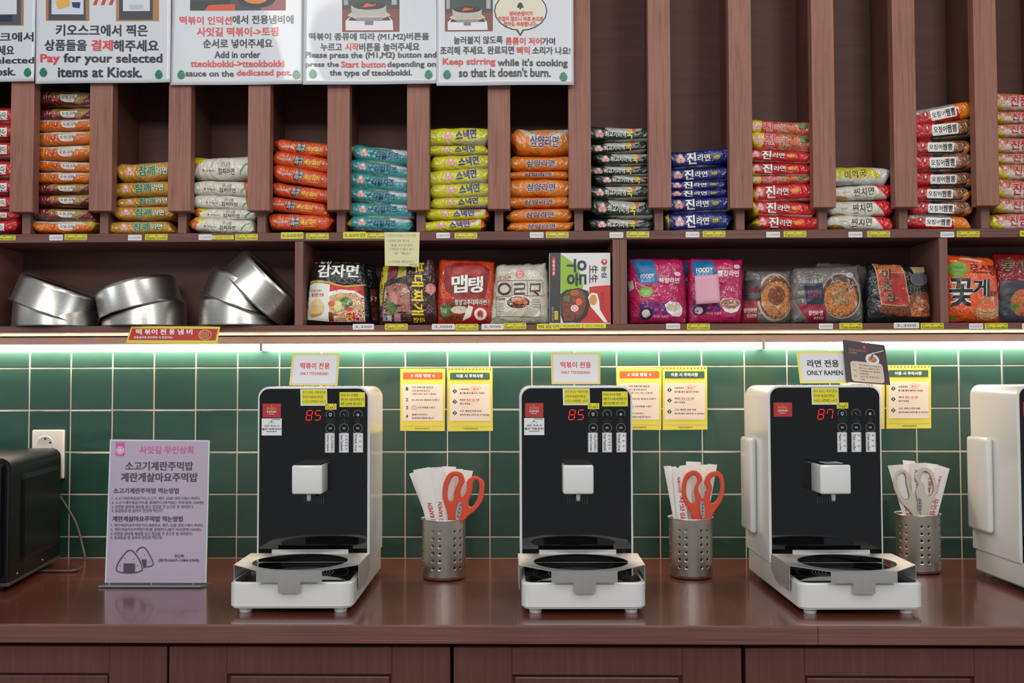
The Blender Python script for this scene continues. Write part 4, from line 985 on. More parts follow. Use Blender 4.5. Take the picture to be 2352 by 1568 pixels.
# pink bags (cartoon left out)
BLU = ink((14, 100, 150)); PUR = ink((74, 34, 120))
def foody(corners, lab, seed, zx, zs, word, brown, dx, dy):
    t, bv, og = bag(corners, Y, 0.054, PK_, lab, seed)
    P = bagprint(t, bv, og, 1430, 570, 5.88, Y)
    return t, P
t, P = foody([(1447, 590), (1572, 591), (1582, 742), (1447, 742)], 'pink noodle bag with blue tab and green badge, leftmost of the pink bags', 6, 0, 0, '', 0, 0, 0)
P.poly([(120, 140), (395, 138), (440, 210), (475, 450), (455, 470), (250, 480), (225, 450), (165, 215)], BLU); P.txt('FOODY', 245, 345, 425, 402, WHP, 0.06, shear=-6); P.txt('BUDDY', 255, 405, 440, 455, ink((120, 180, 205)), 0.04, shear=-8)
P.txt('담백하고 고소한', 490, 362, 625, 385, WHP, 0.0); P.txt('하양라면', 490, 395, 772, 470, WHP, 0.05); P.disc(748, 343, 44, 28, ink((232, 200, 214))); P.txt('풀무원', 728, 335, 768, 352, PUR, 0.02)
gb = ink((110, 170, 50)); P.poly([(315 + (95 if k % 2 else 82) * math.cos(k * PI / 12), 588 + (78 if k % 2 else 68) * math.sin(k * PI / 12)) for k in range(24)], gb); P.txt('맛있는', 260, 560, 370, 590, WHP, 0.0); P.txt('라면', 285, 600, 345, 625, WHP, 0.0)
P.txt('KIDS', 232, 725, 610, 890, PUR, 0.08, shear=20); P.disc(318, 880, 92, 88, ink((40, 36, 40))); P.disc(318, 880, 56, 54, ink((214, 200, 206)))
P.poly([(570, 760), (640, 715), (760, 730), (815, 800), (805, 890), (780, 920), (680, 915), (600, 850)], WHP); P.disc(690, 790, 105, 66, food('pale_noodle', (196, 188, 160), (222, 216, 190), (160, 150, 120)))
P.txt('FOR KIDS', 425, 905, 620, 935, ink((230, 180, 200)), 0.02); P.poly([(82, 440), (145, 430), (160, 540), (100, 580)], SIL)
P.build()
t, P = foody([(1588, 590), (1709, 592), (1706, 742), (1585, 742)], 'pink noodle bag half covered by a pale pink paper', 7, 0, 0, '', 0, 0, 0)
P.poly([(940, 200), (1010, 150), (1195, 140), (1225, 170), (1268, 345), (975, 385)], BLU); P.txt('FOODY', 1000, 258, 1215, 325, WHP, 0.06, shear=-10); P.txt('BUDDY', 1010, 322, 1225, 380, ink((120, 180, 205)), 0.04, shear=-8)
P.txt('고소하고 매콤한', 1285, 252, 1460, 280, ink((230, 190, 205)), 0.0); P.txt('빨강라면', 1285, 295, 1580, 380, WHP, 0.05); P.disc(1555, 240, 44, 28, ink((232, 200, 214))); P.txt('풀무원', 1535, 232, 1575, 249, PUR, 0.02)
P.txt('KIDS', 955, 705, 1330, 850, PUR, 0.08, shear=8); P.disc(1040, 830, 90, 72, ink((40, 36, 40))); P.disc(1035, 838, 54, 50, ink((214, 180, 196)))
P.poly([(1310, 740), (1350, 680), (1460, 665), (1590, 700), (1610, 760), (1560, 850), (1470, 875), (1380, 850)], WHP); P.disc(1460, 745, 138, 72, F3)
P.txt('FOR KIDS', 1140, 865, 1340, 892, ink((230, 180, 200)), 0.02); P.build()
# grey bags
t, bv, og = bag([(1716, 619), (1822, 619), (1826, 742), (1706, 742)], -0.142, 0.044, GY_, 'grey noodle bag squeezed between the pink bag and the other grey bag', 8)
P = bagprint(t, bv, og, 1430, 570, 5.88, -0.142)
P.disc(2060, 660, 245, 330, ink((176, 160, 140))); P.disc(2070, 660, 225, 300, ink((96, 50, 36))); P.disc(2080, 690, 210, 245, F2); P.disc(2080, 640, 120, 130, F4)
P.poly([(1665, 425), (1870, 425), (1868, 710), (1640, 710)], ink((40, 40, 50))); P.poly([(1640, 708), (1825, 708), (1825, 1000), (1620, 1000)], ink((140, 36, 44))); P.txt('장인라면', 1650, 805, 1812, 865, WHP, 0.03); P.txt('칼칼한맛', 1690, 885, 1812, 930, WHP, 0.01); P.txt('INM', 1690, 530, 1830, 620, ink((150, 34, 44)), 0.0); P.build()
t, bv, og = bag([(1826, 612), (1979, 605), (1992, 742), (1824, 742)], Y, 0.056, GY_, 'grey noodle bag with a big round bowl picture, right beside the black bag', 9)
P = bagprint(t, bv, og, 1820, 570, 4.42, Y)
P.disc(505, 480, 210, 235, ink((170, 150, 134))); P.disc(500, 480, 198, 222, ink((70, 52, 46))); P.disc(495, 510, 178, 180, F2); P.disc(490, 490, 90, 90, food('mushroom', (150, 110, 70), (196, 160, 110), (90, 60, 40)))
P.poly([(118, 356), (300, 352), (325, 460), (320, 570), (150, 568)], ink((30, 38, 60))); P.txt('INM', 165, 425, 290, 495, ink((150, 40, 50)), 0.0); P.poly([(60, 555), (150, 566), (330, 572), (352, 690), (350, 750), (190, 750), (100, 640)], ink((140, 20, 48)))
P.txt('장인라면', 168, 632, 312, 680, WHP, 0.03); P.txt('얼큰한맛', 225, 692, 325, 718, WHP, 0.01); P.disc(588, 270, 38, 26, SIL); P.txt('더미식', 566, 262, 610, 278, DK, 0.02); P.build()
# black/red bag
t, bv, og = bag([(2000, 602), (2133, 607), (2148, 740), (1996, 742)], Y, 0.056, BL_, 'black noodle bag with a broad red band of calligraphy', 10)
P = bagprint(t, bv, og, 1820, 570, 4.42, Y)
P.poly([(845, 145), (1125, 148), (1150, 290), (1200, 590), (1060, 585), (905, 570)], ink((186, 150, 90))); P.poly([(855, 150), (1118, 152), (1142, 295), (1190, 585), (1060, 578), (912, 562)], ink((160, 30, 26)))
P.poly([(860, 575), (1050, 585), (1190, 592), (1200, 480), (1260, 430), (1380, 445), (1430, 520), (1440, 660), (1380, 700), (1100, 690), (900, 650)], F4); P.poly([(1190, 600), (1260, 520), (1380, 520), (1430, 600), (1420, 680), (1220, 690)], F2)
otxt(P, '이', 905, 210, 1000, 320, DK, ink((206, 170, 110)), 0.07, 0.12); otxt(P, '춘', 920, 335, 1015, 430, DK, ink((206, 170, 110)), 0.07, 0.12); otxt(P, '삼', 950, 445, 1050, 545, DK, ink((206, 170, 110)), 0.07, 0.12)
P.txt('짬뽕라면', 1020, 250, 1100, 310, ink((120, 60, 50)), 0.0); P.poly([(1210, 185), (1370, 180), (1360, 240), (1240, 270)], ink((150, 130, 90))); P.disc(1295, 310, 100, 70, ink((72, 68, 76))); P.ring(1290, 310, 92, 62, 8, ink((110, 104, 112))); P.build()
# orange crab bag
t, bv, og = bag([(2181, 580), (2294, 590), (2305, 742), (2182, 742)], Y, 0.056, OO_, 'bright orange noodle bag with black lettering and a green dot', 11)
P = bagprint(t, bv, og, 1820, 570, 4.42, Y)
P.disc(1690, 208, 88, 78, ink((96, 160, 40))); P.txt('물탱탱', 1650, 175, 1735, 205, ink((30, 80, 20)), 0.02); P.txt('직접끓인', 1640, 222, 1745, 250, ink((30, 80, 20)), 0.02)
P.txt('로스팅', 1800, 160, 2080, 265, ink((90, 24, 16)), 0.05, shear=14); P.poly([(1715, 92), (1800, 92), (1935, 120), (1935, 142), (1780, 115), (1715, 110)], SIL)
P.poly([(1870, 600), (1900, 520), (2000, 480), (2110, 500), (2150, 560), (2150, 700), (2080, 740), (1900, 720), (1810, 640)], F5); P.disc(2000, 640, 130, 80, F1); P.disc(1990, 590, 90, 40, ink((206, 90, 50)))
otxt(P, '꽃', 1610, 300, 1830, 590, DK, WHP, 0.06, 0.10); otxt(P, '게', 1830, 310, 2005, 490, DK, WHP, 0.06, 0.10); P.txt('탕면', 2015, 430, 2085, 485, DK, 0.04); P.disc(1660, 700, 30, 16, GN); P.build()
# paper on the pink bag
fp = pxmap(1430, 570, 5.88, -0.182); q = [fp(*c_) for c_ in ((972, 372), (1292, 348), (1318, 735), (992, 757))]
ox = sum(c_[0] for c_ in q) / 4; oz = min(c_[1] for c_ in q)
bm = bmesh.new(); n = 8; gv = []
for j in range(n + 1):
    row = []
    for i in range(n + 1):
        u, v = i / n, j / n
        x = (q[0][0] * (1 - u) + q[1][0] * u) * (1 - v) + (q[3][0] * (1 - u) + q[2][0] * u) * v; z = (q[0][1] * (1 - u) + q[1][1] * u) * (1 - v) + (q[3][1] * (1 - u) + q[2][1] * u) * v
        row.append(bm.verts.new((x - ox, 0.0015 * math.sin(u * 5) * v, z - oz)))
    gv.append(row)
for j in range(n):
    for i in range(n): bm.faces.new((gv[j][i], gv[j][i + 1], gv[j + 1][i + 1], gv[j + 1][i]))
o = obj('paper_note', bm, ink((206, 150, 168)), None, True, loc=(ox, -0.183, oz))
md = o.modifiers.new('s', 'SOLIDIFY'); md.thickness = 0.0008
tag(o, 'blank pale pink paper stuck on the second pink noodle bag', 'paper')

# ================================================================== POTS
def pot_bm():
    R = 0.0925; Rb = 0.0895; H = 0.066
    pr = [(0.0001, H), (Rb - 0.010, H), (Rb - 0.004, H - 0.0015), (Rb - 0.0008, H - 0.006), (Rb, H - 0.010), (R, 0.004), (R + 0.0008, 0.0022), (R + 0.0042, 0.0006), (R + 0.0046, 0.0), (R + 0.0040, -0.0006), (R - 0.0008, 0.001), (R - 0.0010, 0.004), (Rb - 0.0012, H - 0.010), (Rb - 0.005, H - 0.003), (0.0001, H - 0.0014)]
    return lathe(pr, 72)
def pot(loc, tx, label, grp, lean=0):
    t = thing('ramen_pot', label, 'pot', loc, (math.radians(lean), math.radians(tx), 0), grp)
    obj('bowl', pot_bm(), STEEL, t, True, auto=30)
    return t
g = 'upturned steel pots on the lower shelf'
YP = -0.100
for (cx, py, tilt, yy, lab) in (
    (128, None, 0, YP, 'steel pot upside down on the shelf under the leftmost tilted pot'),
    (333, None, 0, YP, 'steel pot upside down on the shelf, bottom of the middle pair'),
    (553, None, 0, YP, 'steel pot upside down on the shelf, bottom of the pile of three')):
    p = at(cx, 745, yy); pot((p.x, yy, ZB1 + 0.001), 0, lab, g)
def tilted(rim_a, rim_b, yy, label):
    a = at(rim_a[0], rim_a[1], yy - 0.05); b = at(rim_b[0], rim_b[1], yy - 0.05)
    c_ = (a + b) / 2; c_.x = at((rim_a[0] + rim_b[0]) / 2, 700, yy).x; ang = math.degrees(math.atan2(b.z - a.z, b.x - a.x))
    pot((c_.x, yy, c_.z), -ang, label, g)
tilted((24, 678), (216, 748), -0.104, 'steel pot tilted down to the right over the leftmost pot')
tilted((229, 738), (423, 686), -0.104, 'steel pot tilted down to the left over the middle pot')
tilted((464, 668), (641, 733), -0.104, 'tilted steel pot in the middle of the pile of three')
tilted((517, 610), (652, 746), -0.108, 'topmost steel pot of the pile of three, leaning steeply to the right')

# ================================================================== PRICE TAGS
TW = mat('tag_white', (212, 210, 210), 0.4, coat=0.3); TY = mat('tag_yellow', (204, 196, 34), 0.4, coat=0.3)
def ptag(x0, y0, x1, y1, kind, s, label, s2='일반면', grp=None, sk=0):
    Y = -0.1812 if y0 < 600 else -0.1812
    a = at(x0, y1, Y); b = at(x1, y0, Y); cx_, cz_ = (a.x + b.x) / 2, (a.z + b.z) / 2
    w_, h_ = (b.x - a.x) / 2, (b.z - a.z) / 2
    t = thing('price_tag' if kind[0] != 'n' else 'noodle_type_tag', label, 'tag', (cx_, Y, cz_), (0, math.radians(sk), 0), grp)
    obj('card', prism(rr(-w_, w_, -h_, h_, 0.0018, 3), 0, 0.0010), TW if kind == 'w' or kind == 'W' else TY, t)
    P = Print(t, lambda u, v: (u * w_, -v * h_), 0, eps=0.0002)
    if kind == 'w': P.txt(s, -0.85, -0.5, 0.85, 0.55, ink((130, 130, 132)), 0.0)
    elif kind == 'W': P.txt(s, -0.8, -0.42, 0.78, 0.5, ink((70, 70, 74)), 0.015)
    elif kind == 'Y': P.txt(s, -0.9, -0.55, 0.9, 0.6, K, 0.01)
    elif kind == 'h': P.txt(s, -0.75, -0.5, 0.75, 0.55, ink((90, 80, 30)), 0.0)
    else:
        P.line([(-0.93, -0.78), (0.93, -0.78), (0.93, 0.78), (-0.93, 0.78)], 0.03, ink((90, 86, 20)), 'print', True)
        for i, ch in enumerate(s2): P.txt(ch, -0.85 + i * 0.76, -0.62, -0.65 + i * 0.76, -0.2, K, 0.02)
        P.txt(s, -0.88, 0.02, 0.92, 0.66, K, 0.015)
    P.build()
where = ['orange and maroon stack', 'gold stack', 'cream stack', 'vermilion stack', 'teal stack', 'yellow stack', 'orange stack', 'dark green stack', 'blue stack', 'bright red stack', 'short white stack', 'black and red stack']
ptag(-16, 540, 36, 552, 'n', 'Regular noodles', 'yellow Regular noodles tag at the far left of the upper shelf edge')
wt = [(113, 2, '2,900원'), (294, 2, '3,200원'), (456, 1, '3,500원'), None, None, (1002, -3, '2,800원'), (1217, -4, '2,900원'), (1400, -4, '3,800원'), (1575, -5, '2,900원'), (1760, -5, '2,900원'), (1949, -5, '3,000원'), (2160, -5, '3,200원')]
yt = [148, 333, 540, 703, 841, 1044, 1254, 1439, 1614, 1800, 1992, 2198]
for i, wh in enumerate(where):
    if wt[i]:
        x, dy, s_ = wt[i]; ptag(x, 537 + dy, x + 31.5, 550 + dy, 'w', s_, 'small white price tag reading %s below the %s' % (s_.replace('원', ' won'), wh), grp='white price tags')
    x = yt[i]; dy = [0, 0, 0, -2, -3, -3, -5, -6, -7, -7, -7, -7][i]
    ptag(x, 537 + dy, x + 52, 551.5 + dy, 'n', 'Regular noodles', 'yellow Regular noodles tag below the ' + wh, grp='yellow noodle type tags', sk=0.4)
ptag(488, 540, 537, 550, 'h', '일반면 인덕션', 'narrow yellow handwritten tag below the cream stack')
ptag(645, 533, 697, 548.5, 'Y', '3,500원', 'large yellow price tag 3,500 won below the vermilion stack')
ptag(788, 532, 841, 548, 'Y', '3,600원', 'large yellow price tag 3,600 won below the teal stack')
ptag(2343, 529, 2396, 543, 'Y', '3,500원', 'yellow price tag cut off at the right edge of the upper shelf')
for x, w_, s_, l in ((810, 49, '3,300', 'below the black potato noodle bag'), (992, 53, '3,000', 'below the orange and red bag'), (1106, 50, '2,900', 'below the beige bag'), (2053, 58, '3,300', 'below the black bag with red band')):
    ptag(x, 743.5 - (3 if x > 2000 else 0), x + w_, 757 - (3 if x > 2000 else 0), 'W', s_, 'wide white price tag reading %s %s' % (s_, l), grp='wide white price tags')
for x, s_, l in ((1530, '3,000원', 'below the pink bags'), (1881, '4,000원', 'below the grey bag'), (2226, '4,000원', 'below the bright orange bag'), (2348, '3,500원', 'at the right end of the lower shelf')):
    ptag(x, 742.5, x + 32, 755.5, 'w', s_, 'small white price tag %s %s' % (s_.replace('원', ' won'), l), grp='white price tags')
for x, y, s_, s2, l in ((884, 743, 'Regular noodles', '일반면', 'below the brown noodle bag'), (1046, 743.5, 'Regular noodles', '일반면', 'below the orange and red bag'), (1156, 741, 'Regular noodles', '일반면', 'below the beige bag'), (1578, 742.5, 'Regular noodles', '일반면', 'below the second pink bag'), (1928, 741, 'Tick noodles', '굵은면', 'below the grey bag'), (2115, 741, 'Fried noodles', '볶음면', 'below the black bag with red band'), (2262, 741.5, 'Tick noodles', '굵은면', 'below the bright orange bag')):
    ptag(x, y, x + 52.5, y + 15, 'n', s_, 'yellow %s tag %s' % (s_, l), s2, grp='yellow noodle type tags')
ptag(1233, 743, 1286, 756.5, 'Y', '볶음면', 'yellow tag of three bold syllables below the noodle box')
ptag(1286.5, 743, 1338, 753.5, 'h', '4,500원', 'narrow yellow handwritten price tag below the noodle box')
ptag(1339, 743, 1392, 753.5, 'h', '용기:1개포함', 'narrow yellow handwritten tag, rightmost below the noodle box')

# sticky note hanging from the upper shelf edge
fp = pxmap(0, 0, 1, -0.1835); c_ = [fp(*q_) for q_ in ((883, 533), (964, 533), (962, 612), (884, 610))]
ox = (c_[0][0] + c_[1][0]) / 2; oz = c_[2][1]
t = thing('sticky_note', 'pale yellow handwritten sticky note hanging from the upper shelf edge', 'note', (ox, -0.1835, oz))
obj('sheet', prism([(x - ox, z - oz) for x, z in c_][::-1], 0, 0.0008), mat('note_yellow', (206, 204, 156), 0.6), t)
P = Print(t, lambda a, b: tuple(Vector(fp(a, b)) - Vector((ox, oz))), 0, eps=0.0002); PN = ink((132, 132, 112))
for x0, y, x1, s_ in ((890, 538, 955, '라면코너 이용시 주의 사항'), (889, 550, 940, '1.라면을 전용 용기에'), (898, 560, 948, '물을 넣어주세요'), (895, 569, 950, '2.계란은 다 풀고 넣기'), (905, 579, 945, '꼭 "확인"'), (893, 598, 950, '3.가격표 확인하기'), (940, 605, 958, '부탁')):
    P.txt(s_, x0, y, x1, y + 6, PN, -0.01)
P.build()

# red sign hanging under the lower shelf
fp = pxmap(530 * 0, 530, 3.36, -0.190); c_ = [fp(*q_) for q_ in ((1010, 735), (1697, 738), (1672, 872), (970, 866))]
ox = (c_[2][0] + c_[3][0]) / 2; oz = c_[3][1]
t = thing('shelf_sign', 'red and yellow sign for the tteokbokki pots on the lower shelf edge', 'sign', (ox, -0.190, oz), (math.radians(-4), 0, 0))
obj('card', prism([(x - ox, z - oz) for x, z in c_][::-1], 0, 0.0012), ink((216, 196, 60)), t)
P = Print(t, lambda a, b: tuple(Vector(fp(a, b)) - Vector((ox, oz))), 0, eps=0.0003)
P.poly([(1018, 752), (1680, 755), (1662, 845), (990, 842)], ink((178, 44, 46)))
for i, ch in enumerate('떡볶이전용냄비'):
    x = [1046, 1114, 1166, 1235, 1303, 1370, 1438][i]; P.txt(ch, x, 757, x + 46, 800, WHP, 0.05)
P.txt('전용냄비에 조리하면 더 맛있어요~', 1032, 812, 1340, 832, WHP, 0.03)
P.disc(1582, 802, 50, 38, ink((150, 50, 40))); P.ring(1582, 802, 48, 37, 5, ink((226, 190, 120)))
for k in range(6): P.line([(1550 + k * 11, 775 + 3 * (k % 2)), (1545 + k * 13, 800), (1556 + k * 9, 828)], 3.2, ink((226, 190, 120)))
P.build()
for px in (350, 440):
    p = at(px, 742, -0.182)

# ================================================================== LAMINATED POSTERS
def lammat():
    m, nt, b = principled('laminated_paper')
    b.inputs['Base Color'].default_value = lin((196, 200, 205)); b.inputs['Roughness'].default_value = 0.35
    b.inputs['Coat Weight'].default_value = 0.6; b.inputs['Coat Roughness'].default_value = 0.05
    return m
LAM = lammat(); BALL = ink((14, 112, 78), 0.3, 0.4); BALL2 = ink((60, 160, 120)); KK = ink((40, 42, 52), 0.35, 0.5); RR2 = ink((200, 62, 64), 0.35, 0.5)
def poster(x0, x1, yb, label, seed, items, pics, Y, tilt=0.0, film_edge=True):
    a = at(x0, yb, Y); b = at(x1, yb, Y); W_ = b.x - a.x; H_ = 0.42; ox = (a.x + b.x) / 2; zb = a.z
    t = thing('laminated_poster', label, 'poster', (ox, Y, zb))
    rnd = random.Random(seed); ph = rnd.uniform(0, 6)
    def yy(x, z):
        return 0.0022 * math.sin(x * 21 + ph + z * 9) * max(0.0, 1 - z / H_) ** 1.5 - 0.0035 * max(0, 1 - z / 0.10) ** 2 * (0.5 + 0.5 * math.sin(x * 13 + ph)) - 0.0016
    nx, nz = 36, 40; bm = bmesh.new(); gg = []
    for j in range(nz + 1):
        gg.append([bm.verts.new((-W_ / 2 + W_ * i / nx, yy(-W_ / 2 + W_ * i / nx, H_ * j / nz), H_ * j / nz)) for i in range(nx + 1)])
    for j in range(nz):
        for i in range(nx): bm.faces.new((gg[j][i], gg[j][i + 1], gg[j + 1][i + 1], gg[j + 1][i]))
    bmesh.ops.recalc_face_normals(bm, faces=bm.faces)
    bv = BVHTree.FromBMesh(bm)
    o = obj('sheet', bm, LAM, t, True)
    md = o.modifiers.new('s', 'SOLIDIFY'); md.thickness = 0.0006; md.offset = 1 if o.data.polygons[0].normal.y < 0 else -1
    md.offset = 0
    P = Print(t, pxmap(0, 0, 1, Y, (ox, Y, zb)), 0, bv, eps=0.0006, step=0.00003, maxedge=0.016)
    for (kind, *r) in pics:
        if kind == 'r': P.rect(r[0], r[1], r[2], r[3], ink(r[4]))
        elif kind == 'd': P.disc(r[0], r[1], r[2], r[3], ink(r[4]))
        elif kind == 'p': P.poly(r[0], ink(r[1]))
        elif kind == 'l': P.line(r[0], r[1], ink(r[2]))
        elif kind == 'o': P.ring(r[0], r[1], r[2], r[3], r[4], ink(r[5]))
    for it in items:
        if it[0] == 'b':
            P.poly([(it[1] + 9 * (1 - 0.12 * (math.sin(k * PI / 9) < -0.2)) * math.cos(k * PI / 9), it[2] + 10.5 * math.sin(k * PI / 9)) for k in range(18)], BALL); P.disc(it[1] + 4, it[2] - 5, 2.2, 1.2, BALL2)
        else:
            s_, xa, ya, xb, yb2, c_ = it; P.txt(s_, xa, ya, xb, yb2, {'k': KK, 'r': RR2}[c_], 0.045)
    P.build()
    # clear film margin
    return t
def cookpic(cx, w_, yb):
    """small printed photo of a pot on a white cooker"""
    s_ = w_ / 133.0; X = lambda v: cx + v * s_; Z = lambda v: yb - v * s_
    return [('r', X(-66), Z(90), X(66), Z(0), (120, 62, 52)), ('r', X(-66), Z(90), X(66), Z(52), (50, 62, 60)), ('p', [(X(-58), Z(4)), (X(52), Z(4)), (X(50), Z(26)), (X(40), Z(36)), (X(-46), Z(36)), (X(-58), Z(26))], (206, 206, 212)),
            ('p', [(X(-52), Z(26)), (X(46), Z(26)), (X(38), Z(38)), (X(-44), Z(38))], (40, 42, 46)), ('p', [(X(-54), Z(38)), (X(-38), Z(50)), (X(30), Z(50)), (X(46), Z(38)), (X(26), Z(30)), (X(-34), Z(30))], (196, 176, 150)),
            ('p', [(X(-42), Z(36)), (X(34), Z(36)), (X(36), Z(60)), (X(-46), Z(60))], (170, 166, 160)), ('r', X(-34), Z(33), X(28), Z(25), (130, 128, 136)), ('r', X(-14), Z(25), X(6), Z(16), (110, 108, 116)), ('d', X(-4), Z(60), 38 * s_, 9 * s_, (40, 36, 36)), ('p', [(X(-20), Z(56)), (X(10), Z(60)), (X(12), Z(66)), (X(6), Z(62)), (X(-10), Z(66))], (206, 80, 40)),
            ('r', X(-62), Z(88), X(-52), Z(62), (150, 150, 150)), ('r', X(48), Z(90), X(60), Z(62), (160, 160, 160))]
poster(-231, 81, 191, 'laminated poster cut off by the left edge, its Kiosk text partly out of frame', 1,
  [('키오스크에서', -80, 75, 79, 97, 'k'), ('담아주세요', -60, 105, 34, 128, 'k'), ('Place your selected', -160, 132, 81, 152, 'k'), ('items at Kiosk.', -130, 156, 38, 175, 'k'), ('b', 66, 168)],
  [('r', -60, -60, 56, 60, (150, 110, 76)), ('r', -40, -60, 50, 58, (70, 72, 80)), ('r', -36, -60, 40, 34, (196, 200, 206)), ('r', -4, 36, 30, 51, (30, 40, 60))], -0.2150)
poster(82, 392, 193, 'laminated poster reading Pay for your selected items at Kiosk', 2,
  [('키오스크에서 찍은', 130, 57, 340, 84, 'k'), ('상품들을', 104, 92, 201, 118, 'k'), ('결제', 211, 92, 260, 118, 'r'), ('해주세요', 261, 92, 365, 119, 'k'), ('Pay', 94, 125, 139, 150, 'r'), ('for your selected', 148, 124, 374, 151, 'k'), ('items at Kiosk.', 135, 155, 327, 179, 'k'), ('b', 101, 167), ('b', 366, 172)],
  [('r', 107, -70, 206, 49, (150, 110, 76)), ('r', 113, -70, 198, 47, (62, 64, 70)), ('r', 120, -70, 193, 34, (190, 196, 206)), ('p', [(128, 4), (160, -8), (162, 14), (150, 20), (134, 22)], (206, 160, 80)), ('p', [(166, 6), (186, 6), (184, 20), (168, 18)], (30, 50, 90)),
   ('r', 267, -70, 366, 49, (160, 116, 76)), ('r', 274, -70, 352, 46, (58, 60, 66)), ('r', 283, -70, 345, 26, (196, 200, 206)), ('r', 298, 11, 330, 22, (170, 180, 190))] + [('p', [(214 + 18 * k, 12), (222 + 18 * k, 12), (231 + 18 * k, -10), (223 + 18 * k, -10)], (190, 50, 50)) for k in range(3)], -0.2180)
poster(393, 699, 197, 'laminated poster reading Add in order tteokbokki sauce on the dedicated pot', 3,
  [('떡볶이 인덕션', 413, 38, 533, 57, 'r'), ('에서 전용냄비에', 534, 36, 675, 56, 'k'), ('사잇길 떡볶이->토핑', 453, 63, 640, 84, 'r'), ('순서로 넣어주세요', 467, 90, 627, 111, 'k'), ('Add in order', 493, 118, 599, 134, 'k'), ('tteokbokki->tteokbokki', 439, 139, 654, 155, 'r'), ('sauce on the', 428, 163, 538, 177, 'k'), ('dedicated pot.', 544, 161, 671, 179, 'r'), ('b', 418, 173), ('b', 682, 173)],
  [('r', 437, -60, 657, 25, (60, 64, 70)), ('p', [(437, 4), (530, 0), (525, 25), (437, 25)], (40, 42, 46)), ('p', [(480, 12), (540, 10), (540, 25), (470, 25)], (196, 70, 40)), ('r', 600, -60, 657, 25, (150, 90, 90)), ('d', 590, -2, 44, 22, (36, 40, 46)), ('d', 588, -6, 30, 16, (206, 120, 40))], -0.2140)
poster(697, 1006, 196, 'laminated poster reading Please press the (M1,M2) button and Start button', 4,
  [('떡볶이 종류에 따라 (M1,M2)버튼을', 710, 76, 986, 96, 'k'), ('누르고', 737, 100, 786, 118, 'k'), ('시작', 793, 99, 824, 117, 'r'), ('버튼을 눌러주세요', 825, 99, 964, 118, 'k'), ('Please press the (M1,M2) button and', 702, 120, 1003, 138, 'k'), ('press the', 703, 143, 779, 158, 'k'), ('Start button', 784, 141, 886, 156, 'r'), ('depending on', 890, 142, 1002, 159, 'k'), ('the type of tteokbokki.', 758, 161, 947, 179, 'k'), ('b', 720, 171), ('b', 985, 173)],
  cookpic(852, 133, 74), -0.2230)
poster(1003, 1318, 198, 'laminated poster reading Keep stirring while cooking, rightmost of the poster row', 5,
  [('눌러붙지 않도록', 1042, 84, 1155, 102, 'k'), ('틈틈이 저어', 1161, 87, 1244, 104, 'r'), ('가며', 1245, 87, 1275, 104, 'k'), ('조리해 주세요. 완료되면', 1011, 107, 1181, 126, 'k'), ('삐익', 1187, 108, 1217, 126, 'r'), ('소리가 나요!', 1223, 108, 1310, 126, 'k'), ('Keep stirring', 1017, 134, 1138, 154, 'r'), ("while it's cooking", 1143, 136, 1304, 158, 'k'), ("so that it doesn't burn.", 1054, 157, 1265, 178, 'k'), ('냄비손잡이가', 1170, 27, 1224, 38, 'r'), ('뜨겁지 않으니 바로 손으로', 1144, 39, 1248, 50, 'r'), ('잡아도 무방합니다~', 1157, 51, 1236, 62, 'r'), ('b', 1027, 172), ('b', 1294, 177)],
  cookpic(1077, 111, 73) + [('p', [(1182, 64), (1208, 64), (1195, 85)], (38, 44, 60)), ('d', 1196, 26, 61, 46, (38, 44, 60)), ('d', 1196, 26, 58.5, 43.5, (206, 198, 180)), ('p', [(1186, 62), (1204, 62), (1195, 79)], (206, 198, 180)), ('p', [(1187, 19), (1203, 19), (1200, 10), (1195, 6), (1190, 10)], (40, 44, 50)), ('d', 1195, 20.5, 2, 2, (40, 44, 50))], -0.2265)
# clear tape bits at the poster corners
TAPE = mat('clear_tape', (150, 120, 112), 0.15, coat=0.8)

